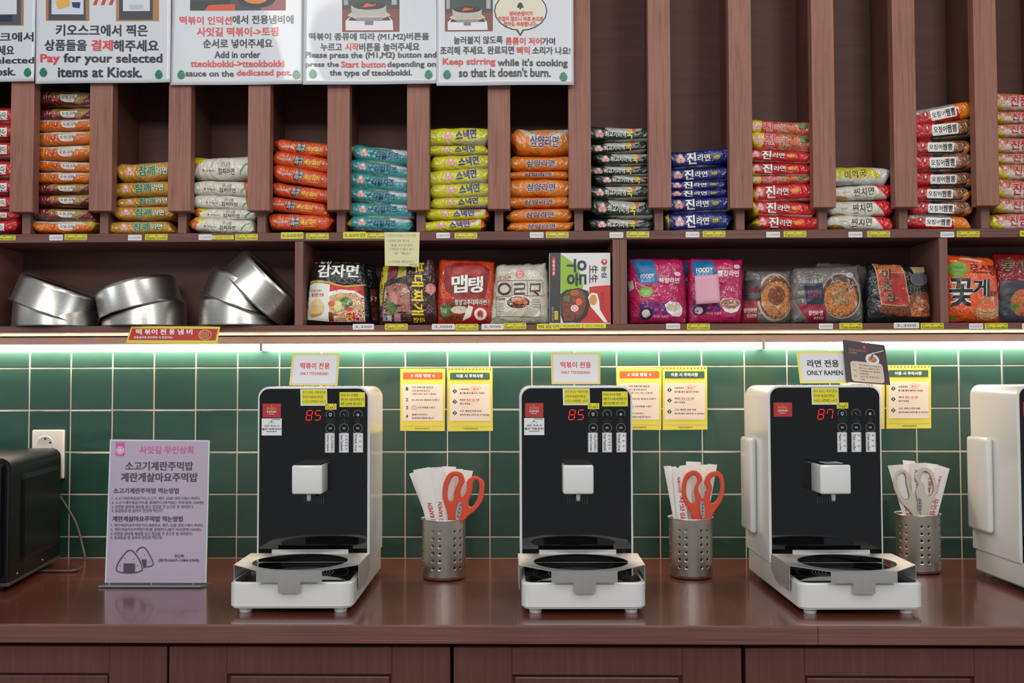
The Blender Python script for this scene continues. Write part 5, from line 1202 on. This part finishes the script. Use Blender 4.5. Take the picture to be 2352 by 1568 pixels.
# ================================================================== INSTRUCTION SHEETS ON THE TILES
YS = mat('sheet_yellow', (222, 208, 80), 0.5); CREAM = mat('sheet_cream', (226, 212, 196), 0.5)
def sheet(kind, dx, dy, label):
    Y = -0.0025
    base = pxmap(900 + dx, 830 + dy, 9.046, Y)
    if kind == 'A': c_ = [(175, 148), (1110, 150), (1098, 1445), (172, 1438)]
    else: c_ = [(1165, 145), (2090, 135), (2098, 1440), (1168, 1450)]
    q = [Vector(base(*k)) for k in c_]; ox = (q[2].x + q[3].x) / 2; oz = min(q[2].y, q[3].y)
    t = thing('instruction_sheet', label, 'notice', (ox, Y, oz), group='yellow instruction sheets on the green tiles')
    obj('sheet', prism([(k.x - ox, k.y - oz) for k in q][::-1], 0, 0.0014), YS, t)
    P = Print(t, lambda a, b: tuple(Vector(base(a, b)) - Vector((ox, oz))), 0, eps=0.00025); D = ink((48, 50, 44)); G = ink((52, 84, 66)); R_ = ink((216, 70, 50))
    if kind == 'A':
        P.rect(232, 222, 1053, 366, ink((226, 92, 46)), r=14); P.txt('이용 방법', 480, 255, 800, 330, WHP, 0.08); P.txt('★', 388, 262, 450, 325, WHP, 0.02); P.txt('★', 838, 262, 900, 325, WHP, 0.02)
        P.rect(222, 468, 1055, 1230, CREAM, r=22)
        for s_, y in (('1', 530), ('2', 755), ('3', 920), ('4', 1100)): P.txt(s_, 290, y, 340, y + 74, G, 0.05)
        for s_, x1, y in (('라면·떡볶이를 결제 후', 858, 515), ('각각 용기에 담는다', 795, 588), ('(계란, 치즈, 파는 나중에!)', 925, 658), ('M1·M2·M3 중에서 누른다', 990, 778), ('시작 버튼을 누른다', 900, 935), ('틈틈이 저어주고,', 745, 1082), ('완성되면 맛있게 먹는다', 880, 1155)):
            x0 = 420 if '시작' not in s_ else 535; P.txt(s_, x0, y, x1, y + 40, D, 0.03)
        P.ring(468, 958, 50, 42, 6, D); P.line([(445, 945), (490, 945), (480, 975), (455, 975)], 5, D, 'print', True); P.line([(725, 565), (860, 565)], 4, R_)
        P.line([(228, 1338), (1050, 1342)], 5, ink((150, 140, 60))); P.txt('사잇길 무인상회 백', 484, 1372, 780, 1406, D, 0.03)
    else:
        for k in range(13): P.poly([(1172 + k * 71, 178), (1200 + k * 71, 178), (1212 + k * 71, 152), (1184 + k * 71, 152)], K)
        P.rect(1210, 230, 2034, 372, ink((52, 84, 70)), r=12); P.txt('이용 시 주의사항', 1340, 262, 1900, 336, WHP, 0.08)
        P.rect(1208, 470, 2045, 1232, CREAM, r=22)
        for y in (618, 835, 1068): P.poly([(1255, y), (1308, y - 52), (1360, y), (1308, y + 52)], G); P.rect(1302, y - 26, 1314, y + 8, WHP); P.disc(1308, y + 20, 7, 7, WHP)
        for s_, x0, x1, y, c2 in (('사용중에는', 1410, 1618, 555, D), ('절대', 1680, 1782, 548, R_), ('용기를 들어 올리지 마세요', 1410, 1925, 635, D), ('계란은', 1412, 1532, 775, D), ('종료 1분 전', 1555, 1782, 775, R_), ('에', 1786, 1815, 775, D), ('넣어 주세요', 1412, 1637, 855, D), ('스프, 계란은 라면 위에', 1412, 1858, 1008, D), ('넣어주세요 (바닥 탈 수 있어요)', 1412, 2030, 1090, D)):
            P.txt(s_, x0, y, x1, y + 42, c2, 0.03)
        P.ring(1728, 568, 84, 48, 5, R_); P.txt('꼭!', 1812, 530, 1858, 565, R_, 0.0); P.line([(1545, 828), (1790, 828)], 4, R_)
        P.line([(1220, 1348), (2048, 1342)], 5, ink((150, 140, 60))); P.txt('사잇길 무인상회 백', 1484, 1376, 1782, 1410, D, 0.03)
    P.build()
sheet('A', 0, 0, 'orange bannered yellow instruction sheet right beside the left cooker')
sheet('B', 0, 0, 'green bannered yellow instruction sheet between the left and middle cookers')
sheet('A', 497.5, -2.5, 'orange bannered yellow instruction sheet partly hidden by the middle cooker')
sheet('B', 493, -3, 'green bannered yellow instruction sheet right of the middle cooker')
sheet('A', 1010, -5, 'orange bannered yellow sheet almost hidden by the ramen cooker')
sheet('B', 1007, -6, 'green bannered yellow instruction sheet right of the ramen cooker')

# ================================================================== CUTLERY CUPS
def cup(loc, label, rot):
    t = thing('utensil_holder', label, 'holder', loc, (0, 0, rot), 'steel utensil holders on the worktop')
    R = 0.0455; H = 0.124
    # wall with real holes: panels split around the circumference
    n = 96; rows = 62; bm = bmesh.new()
    holes = []
    for c_ in range(12):
        a = 2 * PI * (c_ // 2) / 6 + (0.17 if c_ % 2 else -0.17)
        for r in range(6): holes.append((a, 0.026 + r * 0.0152))
    def inside(a, z):
        for ha, hz in holes:
            d = (a - ha + PI) % (2 * PI) - PI
            if (d * R) ** 2 + (z - hz) ** 2 < 0.0027 ** 2: return True
        return False
    n = 150; m_ = 84; z0, z1 = 0.006, H
    g = [[bm.verts.new((R * math.cos(2 * PI * i / n), R * math.sin(2 * PI * i / n), z0 + (z1 - z0) * j / m_)) for i in range(n)] for j in range(m_ + 1)]
    for j in range(m_):
        for i in range(n):
            if inside(2 * PI * (i + 0.5) / n, z0 + (z1 - z0) * (j + 0.5) / m_): continue
            bm.faces.new((g[j][i], g[j][(i + 1) % n], g[j + 1][(i + 1) % n], g[j + 1][i]))
    # snap hole edges towards circles
    for v in bm.verts:
        if v.is_boundary and z0 + 0.003 < v.co.z < z1 - 0.003:
            a = math.atan2(v.co.y, v.co.x); best = min(holes, key=lambda h: (((a - h[0] + PI) % (2 * PI) - PI) * R) ** 2 + (v.co.z - h[1]) ** 2)
            d = ((a - best[0] + PI) % (2 * PI) - PI) * R; e = v.co.z - best[1]; l = math.hypot(d, e)
            if l > 1e-6:
                d, e = d / l * 0.0027, e / l * 0.0027; aa = best[0] + d / R; v.co = (R * math.cos(aa), R * math.sin(aa), best[1] + e)
    bmesh.ops.recalc_face_normals(bm, faces=bm.faces)
    o = obj('body', bm, STEELC, t, True); md = o.modifiers.new('s', 'SOLIDIFY'); md.thickness = 0.0009; md.offset = -1
    obj('bottom', lathe([(0.0001, 0.0), (R - 0.006, 0.0), (R - 0.0018, 0.0018), (R, 0.006), (R - 0.001, 0.006), (R - 0.003, 0.0028), (0.0001, 0.0012)], 72), STEELC, t, True, auto=40)
    obj('rim', lathe([(R - 0.0008, H - 0.0006), (R + 0.002, H), (R + 0.0036, H + 0.0010), (R + 0.0030, H + 0.0022), (R, H + 0.0016), (R - 0.0014, H + 0.0004)], 72), STEELC, t, True, auto=50)
    return t
CUPS = [(-0.087, -0.2425), (0.4375, -0.2245), (0.9400, -0.162)]
for (x, y), l, r in zip(CUPS, ('perforated steel utensil holder between the left and middle cookers', 'perforated steel utensil holder between the middle and ramen cookers', 'perforated steel utensil holder right behind the ramen cooker'), (0.25, 0.0, 0.5)):
    cup((x, y, 0.8505), l, r)

# wrappers: each a thin paper sleeve, top quad taken from the photograph
SLV = ink((222, 220, 218), 0.6); SLR = ink((190, 40, 50))
def sleeve(top, botx, Y, base, label, text=None, grp='chopstick sleeves'):
    """top: (xl, yl, xr, yr) px of the upper end; botx: px x-centre at the holder rim; base: (cup x, cup y)"""
    tl = at(top[0], top[1], Y); tr = at(top[2], top[3], Y); zr = 0.8505 + 0.012; w_ = (tr - tl).length * 1.12
    Y = base[1] + max(-0.016, min(0.022, Y - base[1])); tl = at(top[0], top[1], Y); tr = at(top[2], top[3], Y); bx = at(botx, 1190, Y).x; bx = min(max(bx, base[0] - 0.0385 + w_ / 2), base[0] + 0.0385 - w_ / 2); bc = Vector((bx, Y, 0.975)); tc = (tl + tr) / 2; d = (tc - bc); k = (zr - tc.z) / d.z; bot = tc + d * k
    bot.x = min(max(bot.x, base[0] - 0.040 + w_ / 2), base[0] + 0.040 - w_ / 2); Yb = base[1] + (Y - base[1]) * 0.75
    org = Vector((bot.x, Yb, zr)); t = thing('chopstick_sleeve', label, 'chopsticks', tuple(org), group=grp)
    bm = bmesh.new(); th = 0.0036; n = 10; rings = []
    side = (tr - tl); side.normalize()
    for i in range(n + 1):
        u = i / n; c_ = Vector((bot.x, Yb, zr)).lerp(tc, u); c_.y = Yb + (Y - Yb) * u
        hw = w_ / 2 * (0.86 + 0.14 * u); tt = th * (1 - 0.75 * max(0, (u - 0.85) / 0.15)) * 0.5
        s2 = Vector((1, 0, side.z * u))
        pts = [c_ - s2 * hw, c_ - s2 * hw * 0.6 + Vector((0, -tt, 0)), c_ + Vector((0, -tt * 1.3, 0)), c_ + s2 * hw * 0.6 + Vector((0, -tt, 0)), c_ + s2 * hw, c_ + s2 * hw * 0.6 + Vector((0, tt, 0)), c_ - s2 * hw * 0.6 + Vector((0, tt, 0))]
        rings.append([bm.verts.new(p - org) for p in pts])
    for A, B in zip(rings, rings[1:]):
        for j in range(7): bm.faces.new((A[j], A[(j + 1) % 7], B[(j + 1) % 7], B[j]))
    bm.faces.new(rings[0]); bm.faces.new(rings[-1]); bmesh.ops.recalc_face_normals(bm, faces=bm.faces)
    bv = BVHTree.FromBMesh(bm)
    obj('paper', bm, SLV, t)
    if text:
        s_, v0, v1, wf, off = text   # along the sleeve from v0 (top) to v1, width fraction, offset
        ax = tc - bot
        def f(a, b):  # a across -1..1, b along 0(top)..1(bottom)
            c2 = tc.lerp(bot, b); return (c2.x + a * w_ / 2 - org.x, c2.z - org.z)
        P = Print(t, f, 0, bv, eps=0.0003, maxedge=0.012)
        for (s1, v0, v1, a0, a1, rot) in s_:
            if rot > 0: P.txt(s1, a1, v0, a0, v1, SLR, 0.04, rot=90)
            else: P.txt(s1, a0, v0, a1, v1, SLR, 0.04, rot=-90)
        P.build()
    return t
Z5 = lambda x, y: (900 + x / 4.9, 1040 + y / 4.9)
def sl5(x0, y0, x1, y1, bx, Y, label, text=None):
    a = Z5(x0, y0); b = Z5(x1, y1); sleeve((a[0], a[1], b[0], b[1]), Z5(bx, 0)[0], Y, CUPS[0], label, text, 'chopstick sleeves in the left holder')
ram = ([('KI RAMEN', 0.33, 0.52, -0.28, 0.28, -1)], 0, 0, 0, 0)
sl5(202, 230, 290, 205, 372, -0.236, 'white chopstick sleeve leaning furthest left in the left holder')
sl5(250, 190, 410, 160, 400, -0.262, 'white sleeve with red RAMEN print, left one in the left holder', ram)
sl5(360, 175, 470, 160, 450, -0.245, 'plain white chopstick sleeve between the two RAMEN printed ones, left holder')
sl5(440, 165, 585, 155, 556, -0.262, 'white sleeve with red RAMEN print beside the orange scissors, left holder', ram)
sl5(580, 150, 715, 155, 620, -0.236, 'tallest plain white chopstick sleeve behind the scissors, left holder')
sl5(610, 178, 790, 180, 650, -0.226, 'white chopstick sleeve seen between the scissor handles, left holder')
sl5(760, 185, 905, 200, 740, -0.216, 'rightmost white chopstick sleeve in the left holder')
Z2 = lambda x, y: (1400 + x / 2.957, 830 + y / 2.957)
def sl2(x0, y0, x1, y1, bx, Y, label, text=None):
    a = Z2(x0, y0); b = Z2(x1, y1); sleeve((a[0], a[1], b[0], b[1]), Z2(bx, 0)[0], Y, CUPS[1], label, text, 'chopstick sleeves in the middle holder')
sl2(370, 710, 415, 708, 445, -0.232, 'white chopstick sleeve leaning furthest left in the middle holder')
sl2(410, 715, 450, 712, 470, -0.218, 'second plain white sleeve from the left in the middle holder')
sl2(430, 722, 500, 718, 495, -0.246, 'white sleeve with large red Korean letters in the middle holder', ([('사잇길', 0.27, 0.49, -0.3, 0.5, 1), ('떡볶이라면', 0.09, 0.24, -0.4, 0.2, 1)], 0, 0, 0, 0))
sl2(478, 708, 545, 700, 535, -0.226, 'plain white sleeve behind the left scissor loop, middle holder')
sl2(525, 678, 615, 682, 570, -0.215, 'tallest white chopstick sleeve in the middle holder')
sl2(600, 700, 680, 700, 625, -0.205, 'white sleeve right of the tallest in the middle holder')
sl2(670, 695, 728, 700, 700, -0.214, 'rightmost white chopstick sleeve in the middle holder', ([('사잇길', 0.12, 0.3, -0.6, 0.0, 1)], 0, 0, 0, 0))
Z4 = lambda x, y: (2000 + x / 2.613, 780 + y / 2.613)
def sl4(x0, y0, x1, y1, bx, Y, label, text=None):
    a = Z4(x0, y0); b = Z4(x1, y1); sleeve((a[0], a[1], b[0], b[1]), Z4(bx, 0)[0], Y, CUPS[2], label, text, 'chopstick sleeves in the right holder')
rd = ([('사잇길', 0.33, 0.52, -0.5, 0.5, 1)], 0, 0, 0, 0)
sl4(106, 755, 185, 748, 222, -0.184, 'white chopstick sleeve leaning furthest left in the right holder', rd)
sl4(165, 752, 240, 745, 260, -0.165, 'white sleeve behind the left loop of the grey scissors')
sl4(195, 722, 262, 728, 280, -0.155, 'tallest white chopstick sleeve in the right holder')
sl4(240, 742, 330, 738, 310, -0.182, 'white sleeve with red print between the grey scissor loops', ([('사잇길 라면', 0.06, 0.28, -0.6, -0.1, 1), ('무인상회', 0.32, 0.52, -0.3, 0.5, 1)], 0, 0, 0, 0))
sl4(325, 738, 400, 748, 370, -0.160, 'white sleeve behind the right loop of the grey scissors', ([('사잇길', 0.1, 0.28, -0.3, 0.3, 1), ('무인', 0.36, 0.52, -0.3, 0.5, 1)], 0, 0, 0, 0))
sl4(400, 750, 468, 772, 430, -0.185, 'rightmost white sleeve with red Korean letters in the right holder', ([('무인상회', 0.32, 0.54, -0.4, 0.5, 1), ('상품키오스크', 0.09, 0.27, -0.3, 0.1, 1)], 0, 0, 0, 0))

# scissors
def curve_mesh(loops, ext, bev):
    c = bpy.data.curves.new('c', 'CURVE'); c.dimensions = '2D'; c.fill_mode = 'BOTH'; c.extrude = ext; c.bevel_depth = bev; c.bevel_resolution = 2
    for L in loops:
        s_ = c.splines.new('POLY'); s_.points.add(len(L) - 1)
        for p, q in zip(s_.points, L): p.co = (q[0], q[1], 0, 1)
        s_.use_cyclic_u = True
    o = bpy.data.objects.new('c', c)
    bm = bmesh.new(); bm.from_mesh(o.to_mesh()); o.to_mesh_clear()
    bpy.data.objects.remove(o); bpy.data.curves.remove(c)
    for v in bm.verts: v.co = (v.co.x, -v.co.z, v.co.y)
    bmesh.ops.recalc_face_normals(bm, faces=bm.faces)
    return bm
def scissors(Zm, Y, outl, holeL, outr, holeR, emblem, col, grip, label, cupc):
    f0 = lambda q: at(*Zm(*q), Y)
    pv = f0(emblem[0]); t = thing('kitchen_scissors', label, 'scissors', (cupc[0], Y, 0.866), (math.radians(-1.5), 0, 0))
    L = lambda pts: [(f0(q).x - cupc[0], f0(q).z - 0.866) for q in pts]
    def sm(pts): return [(v.x, v.y) for v in smooth_path([Vector((a, b, 0)) for a, b in L(pts)], 4, True)]
    for o_, h_, yo in ((outl, holeL, 0.0015), (outr, holeR, -0.0015)):
        bm = curve_mesh([sm(o_), sm(h_)], 0.0020, 0.0014); bmesh.ops.translate(bm, vec=(0, yo, 0), verts=bm.verts)
        hd = obj('handle', bm, col, t, True, auto=50)
        path = [Vector((a, yo, b)) for a, b in sm(h_)]
        obj('grip', tube(path, 0.0024, 8, closed=True), grip, hd, True)
    zp = L([emblem[0]])[0]
    pts = [(zp[0] + emblem[1] * math.cos(k * PI / 10) * 0.45 + emblem[2] * math.sin(k * PI / 10) * emblem[1], zp[1] + emblem[1] * math.sin(k * PI / 10) * 1.5) for k in range(20)]
    em = obj('emblem', prism(pts, -0.0056, -0.0040), mat('emblem_silver', (176, 172, 168), 0.3, 0.6), t)
    P = Print(em, None, -0.0056, eps=0.0002)
    for k in range(4): P.disc(zp[0] + emblem[1] * (-0.1 + 0.15 * k) * (1 if emblem[2] > 0 else 0.1), zp[1] + emblem[1] * (-0.9 + 0.6 * k), 0.0014, 0.0018, ink((60, 40, 40)))
    P.build()
    b0 = 0.866 - 0.866
    for s_ in (-1, 1):
        obj('blade', prism([(zp[0] - 0.010 + 0.002 * s_, zp[1] - 0.012), (zp[0] + 0.010 + 0.002 * s_, zp[1] - 0.012), (0.002 * s_ + 0.004, 0.0), (0.002 * s_ - 0.002, 0.0)], 0.0008 * s_ - 0.0006, 0.0008 * s_ + 0.0006), STEELC, t)
SO = ink((206, 68, 40), 0.4); SG = ink((128, 118, 104), 0.5); SW = ink((196, 190, 178), 0.4)
outl = [(575, 430), (583, 370), (602, 308), (628, 258), (660, 226), (705, 216), (758, 222), (790, 248), (806, 292), (810, 328), (788, 365), (768, 410), (762, 460), (776, 505), (790, 560), (780, 640), (760, 710), (740, 790), (700, 870), (665, 870), (640, 790), (634, 690), (604, 590), (580, 510)]
hl = [(612, 440), (622, 370), (648, 302), (684, 256), (730, 246), (760, 275), (758, 332), (730, 392), (712, 450), (706, 515), (682, 552), (645, 548), (616, 508)]
outr = [(850, 330), (880, 290), (920, 270), (965, 274), (1002, 300), (1032, 326), (1034, 400), (1022, 500), (990, 572), (935, 640), (870, 690), (822, 735), (785, 775), (745, 860), (715, 870), (735, 790), (756, 700), (776, 600), (785, 520), (820, 480), (842, 430), (850, 380)]
hr = [(903, 335), (925, 302), (960, 298), (990, 330), (996, 400), (986, 470), (962, 540), (922, 604), (882, 616), (856, 592), (856, 540), (876, 482), (896, 420)]
scissors(Z5, -0.2670, outl, hl, outr, hr, ((752, 650), 0.013, 0.25), SO, SG, 'orange handled scissors with grey grips in the left holder', CUPS[0])
ol = [(497, 860), (505, 810), (525, 768), (560, 746), (595, 750), (620, 775), (628, 805), (608, 835), (600, 870), (612, 905), (630, 940), (645, 985), (640, 1040), (632, 1095), (600, 1130), (575, 1130), (568, 1070), (548, 1010), (515, 955), (500, 910)]
hl2 = [(515, 865), (522, 815), (548, 775), (580, 766), (600, 785), (605, 815), (590, 850), (585, 890), (592, 930), (582, 960), (555, 968), (528, 940), (516, 900)]
orr = [(655, 800), (670, 770), (700, 752), (740, 752), (765, 775), (776, 830), (774, 890), (755, 950), (720, 1000), (695, 1040), (680, 1085), (660, 1130), (625, 1130), (628, 1085), (636, 1040), (632, 985), (640, 935), (660, 900), (668, 860), (652, 830)]
hr2 = [(680, 800), (705, 775), (735, 775), (755, 800), (760, 860), (745, 920), (718, 960), (690, 968), (675, 945), (680, 905), (690, 860), (682, 830)]
scissors(Z2, -0.2490, ol, hl2, orr, hr2, ((630, 1005), 0.012, -0.1), SO, SG, 'orange handled scissors with grey grips in the middle holder', CUPS[1])
ol = [(145, 850), (152, 815), (175, 788), (205, 782), (230, 808), (238, 840), (232, 870), (240, 905), (262, 935), (282, 985), (300, 1040), (330, 1120), (280, 1120), (262, 1060), (235, 1020), (205, 990), (180, 960), (160, 920), (148, 885)]
hl3 = [(155, 850), (162, 820), (182, 800), (205, 797), (220, 822), (222, 860), (232, 905), (240, 945), (222, 965), (198, 960), (178, 930), (162, 895)]
orr = [(272, 830), (285, 795), (310, 772), (345, 774), (372, 800), (388, 850), (392, 900), (380, 940), (360, 975), (345, 1010), (335, 1060), (345, 1120), (300, 1120), (305, 1060), (296, 1000), (282, 950), (276, 905), (292, 870)]
hr3 = [(295, 830), (308, 795), (332, 786), (358, 805), (376, 850), (382, 900), (368, 935), (340, 942), (322, 920), (318, 880), (300, 858)]
scissors(Z4, -0.1860, ol, hl3, orr, hr3, ((292, 990), 0.011, 0.0), SW, SG, 'pale grey handled scissors in the right holder', CUPS[2])

# ================================================================== ACRYLIC MENU STAND
Y = -0.335
fp = pxmap(220, 990, 4.125, Y); c_ = [fp(*q_) for q_ in ((105, 80), (1055, 88), (1045, 1445), (85, 1440))]
ox = (c_[2][0] + c_[3][0]) / 2; oz = 0.8505
t = thing('menu_stand', 'lilac rice ball instruction sheet in a clear stand beside the black oven', 'stand', (ox, Y, oz), (math.radians(-3), 0, math.radians(0)))
pts = [(x - ox, max(z - oz, 0.006)) for x, z in c_]
ACR = mat('acrylic_edge', (206, 212, 216), 0.1, coat=0.5)
obj('sheet_holder', prism(pts[::-1], 0, 0.004), ACR, t)
shp = [fp(*q_) for q_ in ((118, 92), (1045, 98), (1036, 1436), (98, 1430))]
obj('paper', prism([(x - ox, z - oz) for x, z in shp][::-1], -0.0006, 0.0), mat('paper_lilac', (174, 160, 178), 0.35, coat=0.5), t)
obj('base', prismz([(-0.108, -0.022), (0.100, -0.022), (0.108, -0.008), (0.108, 0.03), (-0.108, 0.03)], -0.0003, 0.0035), mat('acrylic_dark_edge', (120, 122, 132), 0.1, coat=0.8), t)
P = Print(t, lambda a, b: tuple(Vector(fp(a, b)) - Vector((ox, oz))), -0.0006, eps=0.0002); DG = ink((74, 66, 78)); PKK = ink((190, 90, 146))
P.rect(163, 108, 248, 238, PKK); P.disc(206, 183, 38, 37, ink((206, 186, 206))); P.ring(206, 183, 24, 24, 7, ink((190, 120, 160)))
for s_, x0, y0, x1, y1, m_, b_ in (('사잇길 무인상회', 390, 142, 905, 218, PKK, 0.06), ('소고기계란주먹밥', 258, 290, 905, 376, DG, 0.06), ('계란게살마요주먹밥', 218, 396, 950, 484, DG, 0.06), ('소고기계란주먹밥 먹는방법', 150, 540, 772, 594, DG, 0.05),
    ('1. 소고기계란볶음밥키트(소고기, 계란, 김)를 냉장고에서 꺼낸다.', 138, 624, 980, 658, DG, 0.02), ('2. 소고기계란볶음키트를 결제한다.(즉석밥은 따로결제 1500원)', 136, 664, 1012, 698, DG, 0.02), ('3. 라면용 냄비에 재료를 넣고 장갑을 낀 손으로 잘 섞어준다.', 136, 702, 915, 736, DG, 0.02), ('4. 동글동글 잘 굴려서 맛있게 먹는다!', 136, 738, 622, 772, DG, 0.02),
    ('계란게살마요주먹밥 먹는방법', 146, 806, 815, 860, DG, 0.05), ('1. 계란게살마요주먹밥키트(게살마요, 계란, 김)를 냉장고에서 꺼낸다.', 136, 878, 1012, 912, DG, 0.02), ('2. 계란게살마요주먹밥키트를 결제한다.(밥은 따로결제 1500원)', 134, 918, 988, 952, DG, 0.02), ('3. 라면용 냄비에 재료를 넣고 장갑을 낀 손으로 잘 섞어준다.', 134, 956, 912, 990, DG, 0.02), ('4. 동글동글 잘 굴려서 맛있게 먹는다!', 132, 992, 620, 1026, DG, 0.02),
    ('주인백', 742, 1168, 830, 1200, DG, 0.03), ('(문의:0507-1384-5760)', 590, 1208, 978, 1242, DG, 0.03)):
    P.txt(s_, x0, y0, x1, y1, m_, b_)
def tri(pts, wd): P.line([(v.x, v.y) for v in smooth_path([Vector((a, b, 0)) for a, b in pts], 5, True)], wd, DG, 'print', True)
P.line([(v.x, v.y) for v in smooth_path([Vector((a, b, 0)) for a, b in [(378, 1148), (402, 1115), (435, 1100), (470, 1118), (510, 1180), (540, 1245), (528, 1275), (450, 1290)]], 5)], 9, DG)
tri([(320, 1130), (355, 1145), (410, 1220), (438, 1290), (425, 1325), (320, 1343), (215, 1330), (195, 1300), (215, 1240), (280, 1150)], 10)
P.rect(262, 1252, 370, 1342, DG); P.poly([(430, 1215), (480, 1215), (475, 1290), (452, 1290)], DG)
for a, b in ((272, 1205), (355, 1210), (228, 1272), (395, 1275), (460, 1172), (425, 1198), (508, 1236)): P.disc(a, b, 5, 4, DG)
P.build()

# ================================================================== BLACK OVEN, SOCKET, CABLE
pb = at(141, 1100, -0.075); th = math.radians(8.7)
t = thing('oven', 'black countertop oven at the left edge, seen from its rounded right side', 'oven', (pb.x, pb.y, 0.85), (0, 0, th))
# local: right side plane x=0, back at y=0, front at y=-0.36
bm = prism([(-0.44, 0.016), (0.0, 0.016), (0.0, 0.246), (-0.002, 0.254), (-0.008, 0.261), (-0.016, 0.265), (-0.424, 0.265), (-0.44, 0.25)], -0.34, 0.0)
ed = [e for e in bm.edges if abs(e.verts[0].co.y - e.verts[1].co.y) < 1e-5]
bmesh.ops.bevel(bm, geom=ed, offset=0.006, segments=3, affect='EDGES')
obj('body', bm, BLACKM, t, True, auto=40)
bm = bmesh.new(); ring_o = rr(-0.272, -0.030, 0.048, 0.228, 0.014, 5); ring_i = rr(-0.262, -0.040, 0.058, 0.218, 0.008, 5)
A = [bm.verts.new((0.0004, y, z)) for y, z in ring_o]; B = [bm.verts.new((0.0045, y, z)) for y, z in ring_i]
for i in range(len(A)): bm.faces.new((A[i], A[(i + 1) % len(A)], B[(i + 1) % len(A)], B[i]))
bm.faces.new(B); bmesh.ops.recalc_face_normals(bm, faces=bm.faces)
obj('side_panel', bm, BLACKM, t, False)
obj('bottom_trim', box(-0.438, 0.0005, -0.338, -0.002, 0.0125, 0.020, 0.001, 1), mat('oven_trim', (70, 58, 58), 0.35), t)
obj('door', box(-0.43, -0.01, -0.358, -0.341, 0.03, 0.255, 0.004, 2), BLACKG, t)
for fx, fy in ((-0.03, -0.30), (-0.41, -0.30), (-0.03, -0.04), (-0.41, -0.04)):
    bm = lathe([(0.0001, 0.0005), (0.009, 0.0005), (0.011, 0.0165), (0.0001, 0.0165)], 20); bmesh.ops.translate(bm, vec=(fx, fy, 0), verts=bm.verts); obj('foot', bm, BLACKP, t)
for fy in (-0.29, -0.13):
    bm = lathe([(0.0001, 0), (0.0022, 0), (0.0018, 0.0012), (0.0001, 0.0014)], 12); bmesh.ops.rotate(bm, verts=bm.verts, matrix=Matrix.Rotation(PI / 2, 3, 'Y')); bmesh.ops.translate(bm, vec=(0.0003, fy, 0.030), verts=bm.verts); obj('screw', bm, STEELC, t)
a = at(74, 987, -0.010); b = at(145, 1099, -0.010)
t = thing('power_socket', 'white round socket on the tiles behind the black oven', 'socket', ((a.x + b.x) / 2, -0.0005, (a.z + b.z) / 2))
w2 = (b.x - a.x) / 2; h2 = (a.z - b.z) / 2
obj('cover_plate', box(-w2, w2, -0.011, 0.0, -h2, h2, 0.003, 3), WHITE2, t, True, auto=50)
bm = lathe([(0.0001, 0.0), (0.0165, 0.0), (0.0178, 0.0008), (0.0185, 0.0012), (0.0200, 0.0008), (0.0206, 0.0)], 40); bmesh.ops.rotate(bm, verts=bm.verts, matrix=Matrix.Rotation(PI / 2, 3, 'X')); c_ = at(104, 1020, -0.011); bmesh.ops.translate(bm, vec=(c_.x - t.location.x, -0.0112, c_.z - t.location.z), verts=bm.verts)
obj('outlet', bm, WHITE2, t, True, auto=40)
for dx, dz in ((0, 0.013), (0.0125, 0.004)):
    bm = lathe([(0.0001, 0), (0.0022, 0), (0.0022, 0.0008), (0.0001, 0.0008)], 12); bmesh.ops.rotate(bm, verts=bm.verts, matrix=Matrix.Rotation(PI / 2, 3, 'X')); bmesh.ops.translate(bm, vec=(c_.x - t.location.x + dx, -0.0120, c_.z - t.location.z + dz), verts=bm.verts)
    obj('pin_hole', bm, BLACKP, t)
cp = [(100, 1105, -0.05), (125, 1125, -0.05), (143, 1148, -0.045), (160, 1175, -0.04), (176, 1205, -0.04), (187, 1245, -0.045), (195, 1280, -0.06), (192, 1297, -0.075)]
pts = [at(x, y, Y_) for x, y, Y_ in cp]
for x, y in ((178, 1308), (150, 1311), (110, 1311), (70, 1312)): pts.append(atz(x, y, 0.8535))
tag(obj('power_cable', tube(smooth_path(pts, 7), 0.0030, 10), mat('cable_grey', (74, 66, 60), 0.45), smooth=True), 'dark grey power cable looping from behind the black oven onto the worktop', 'cable')
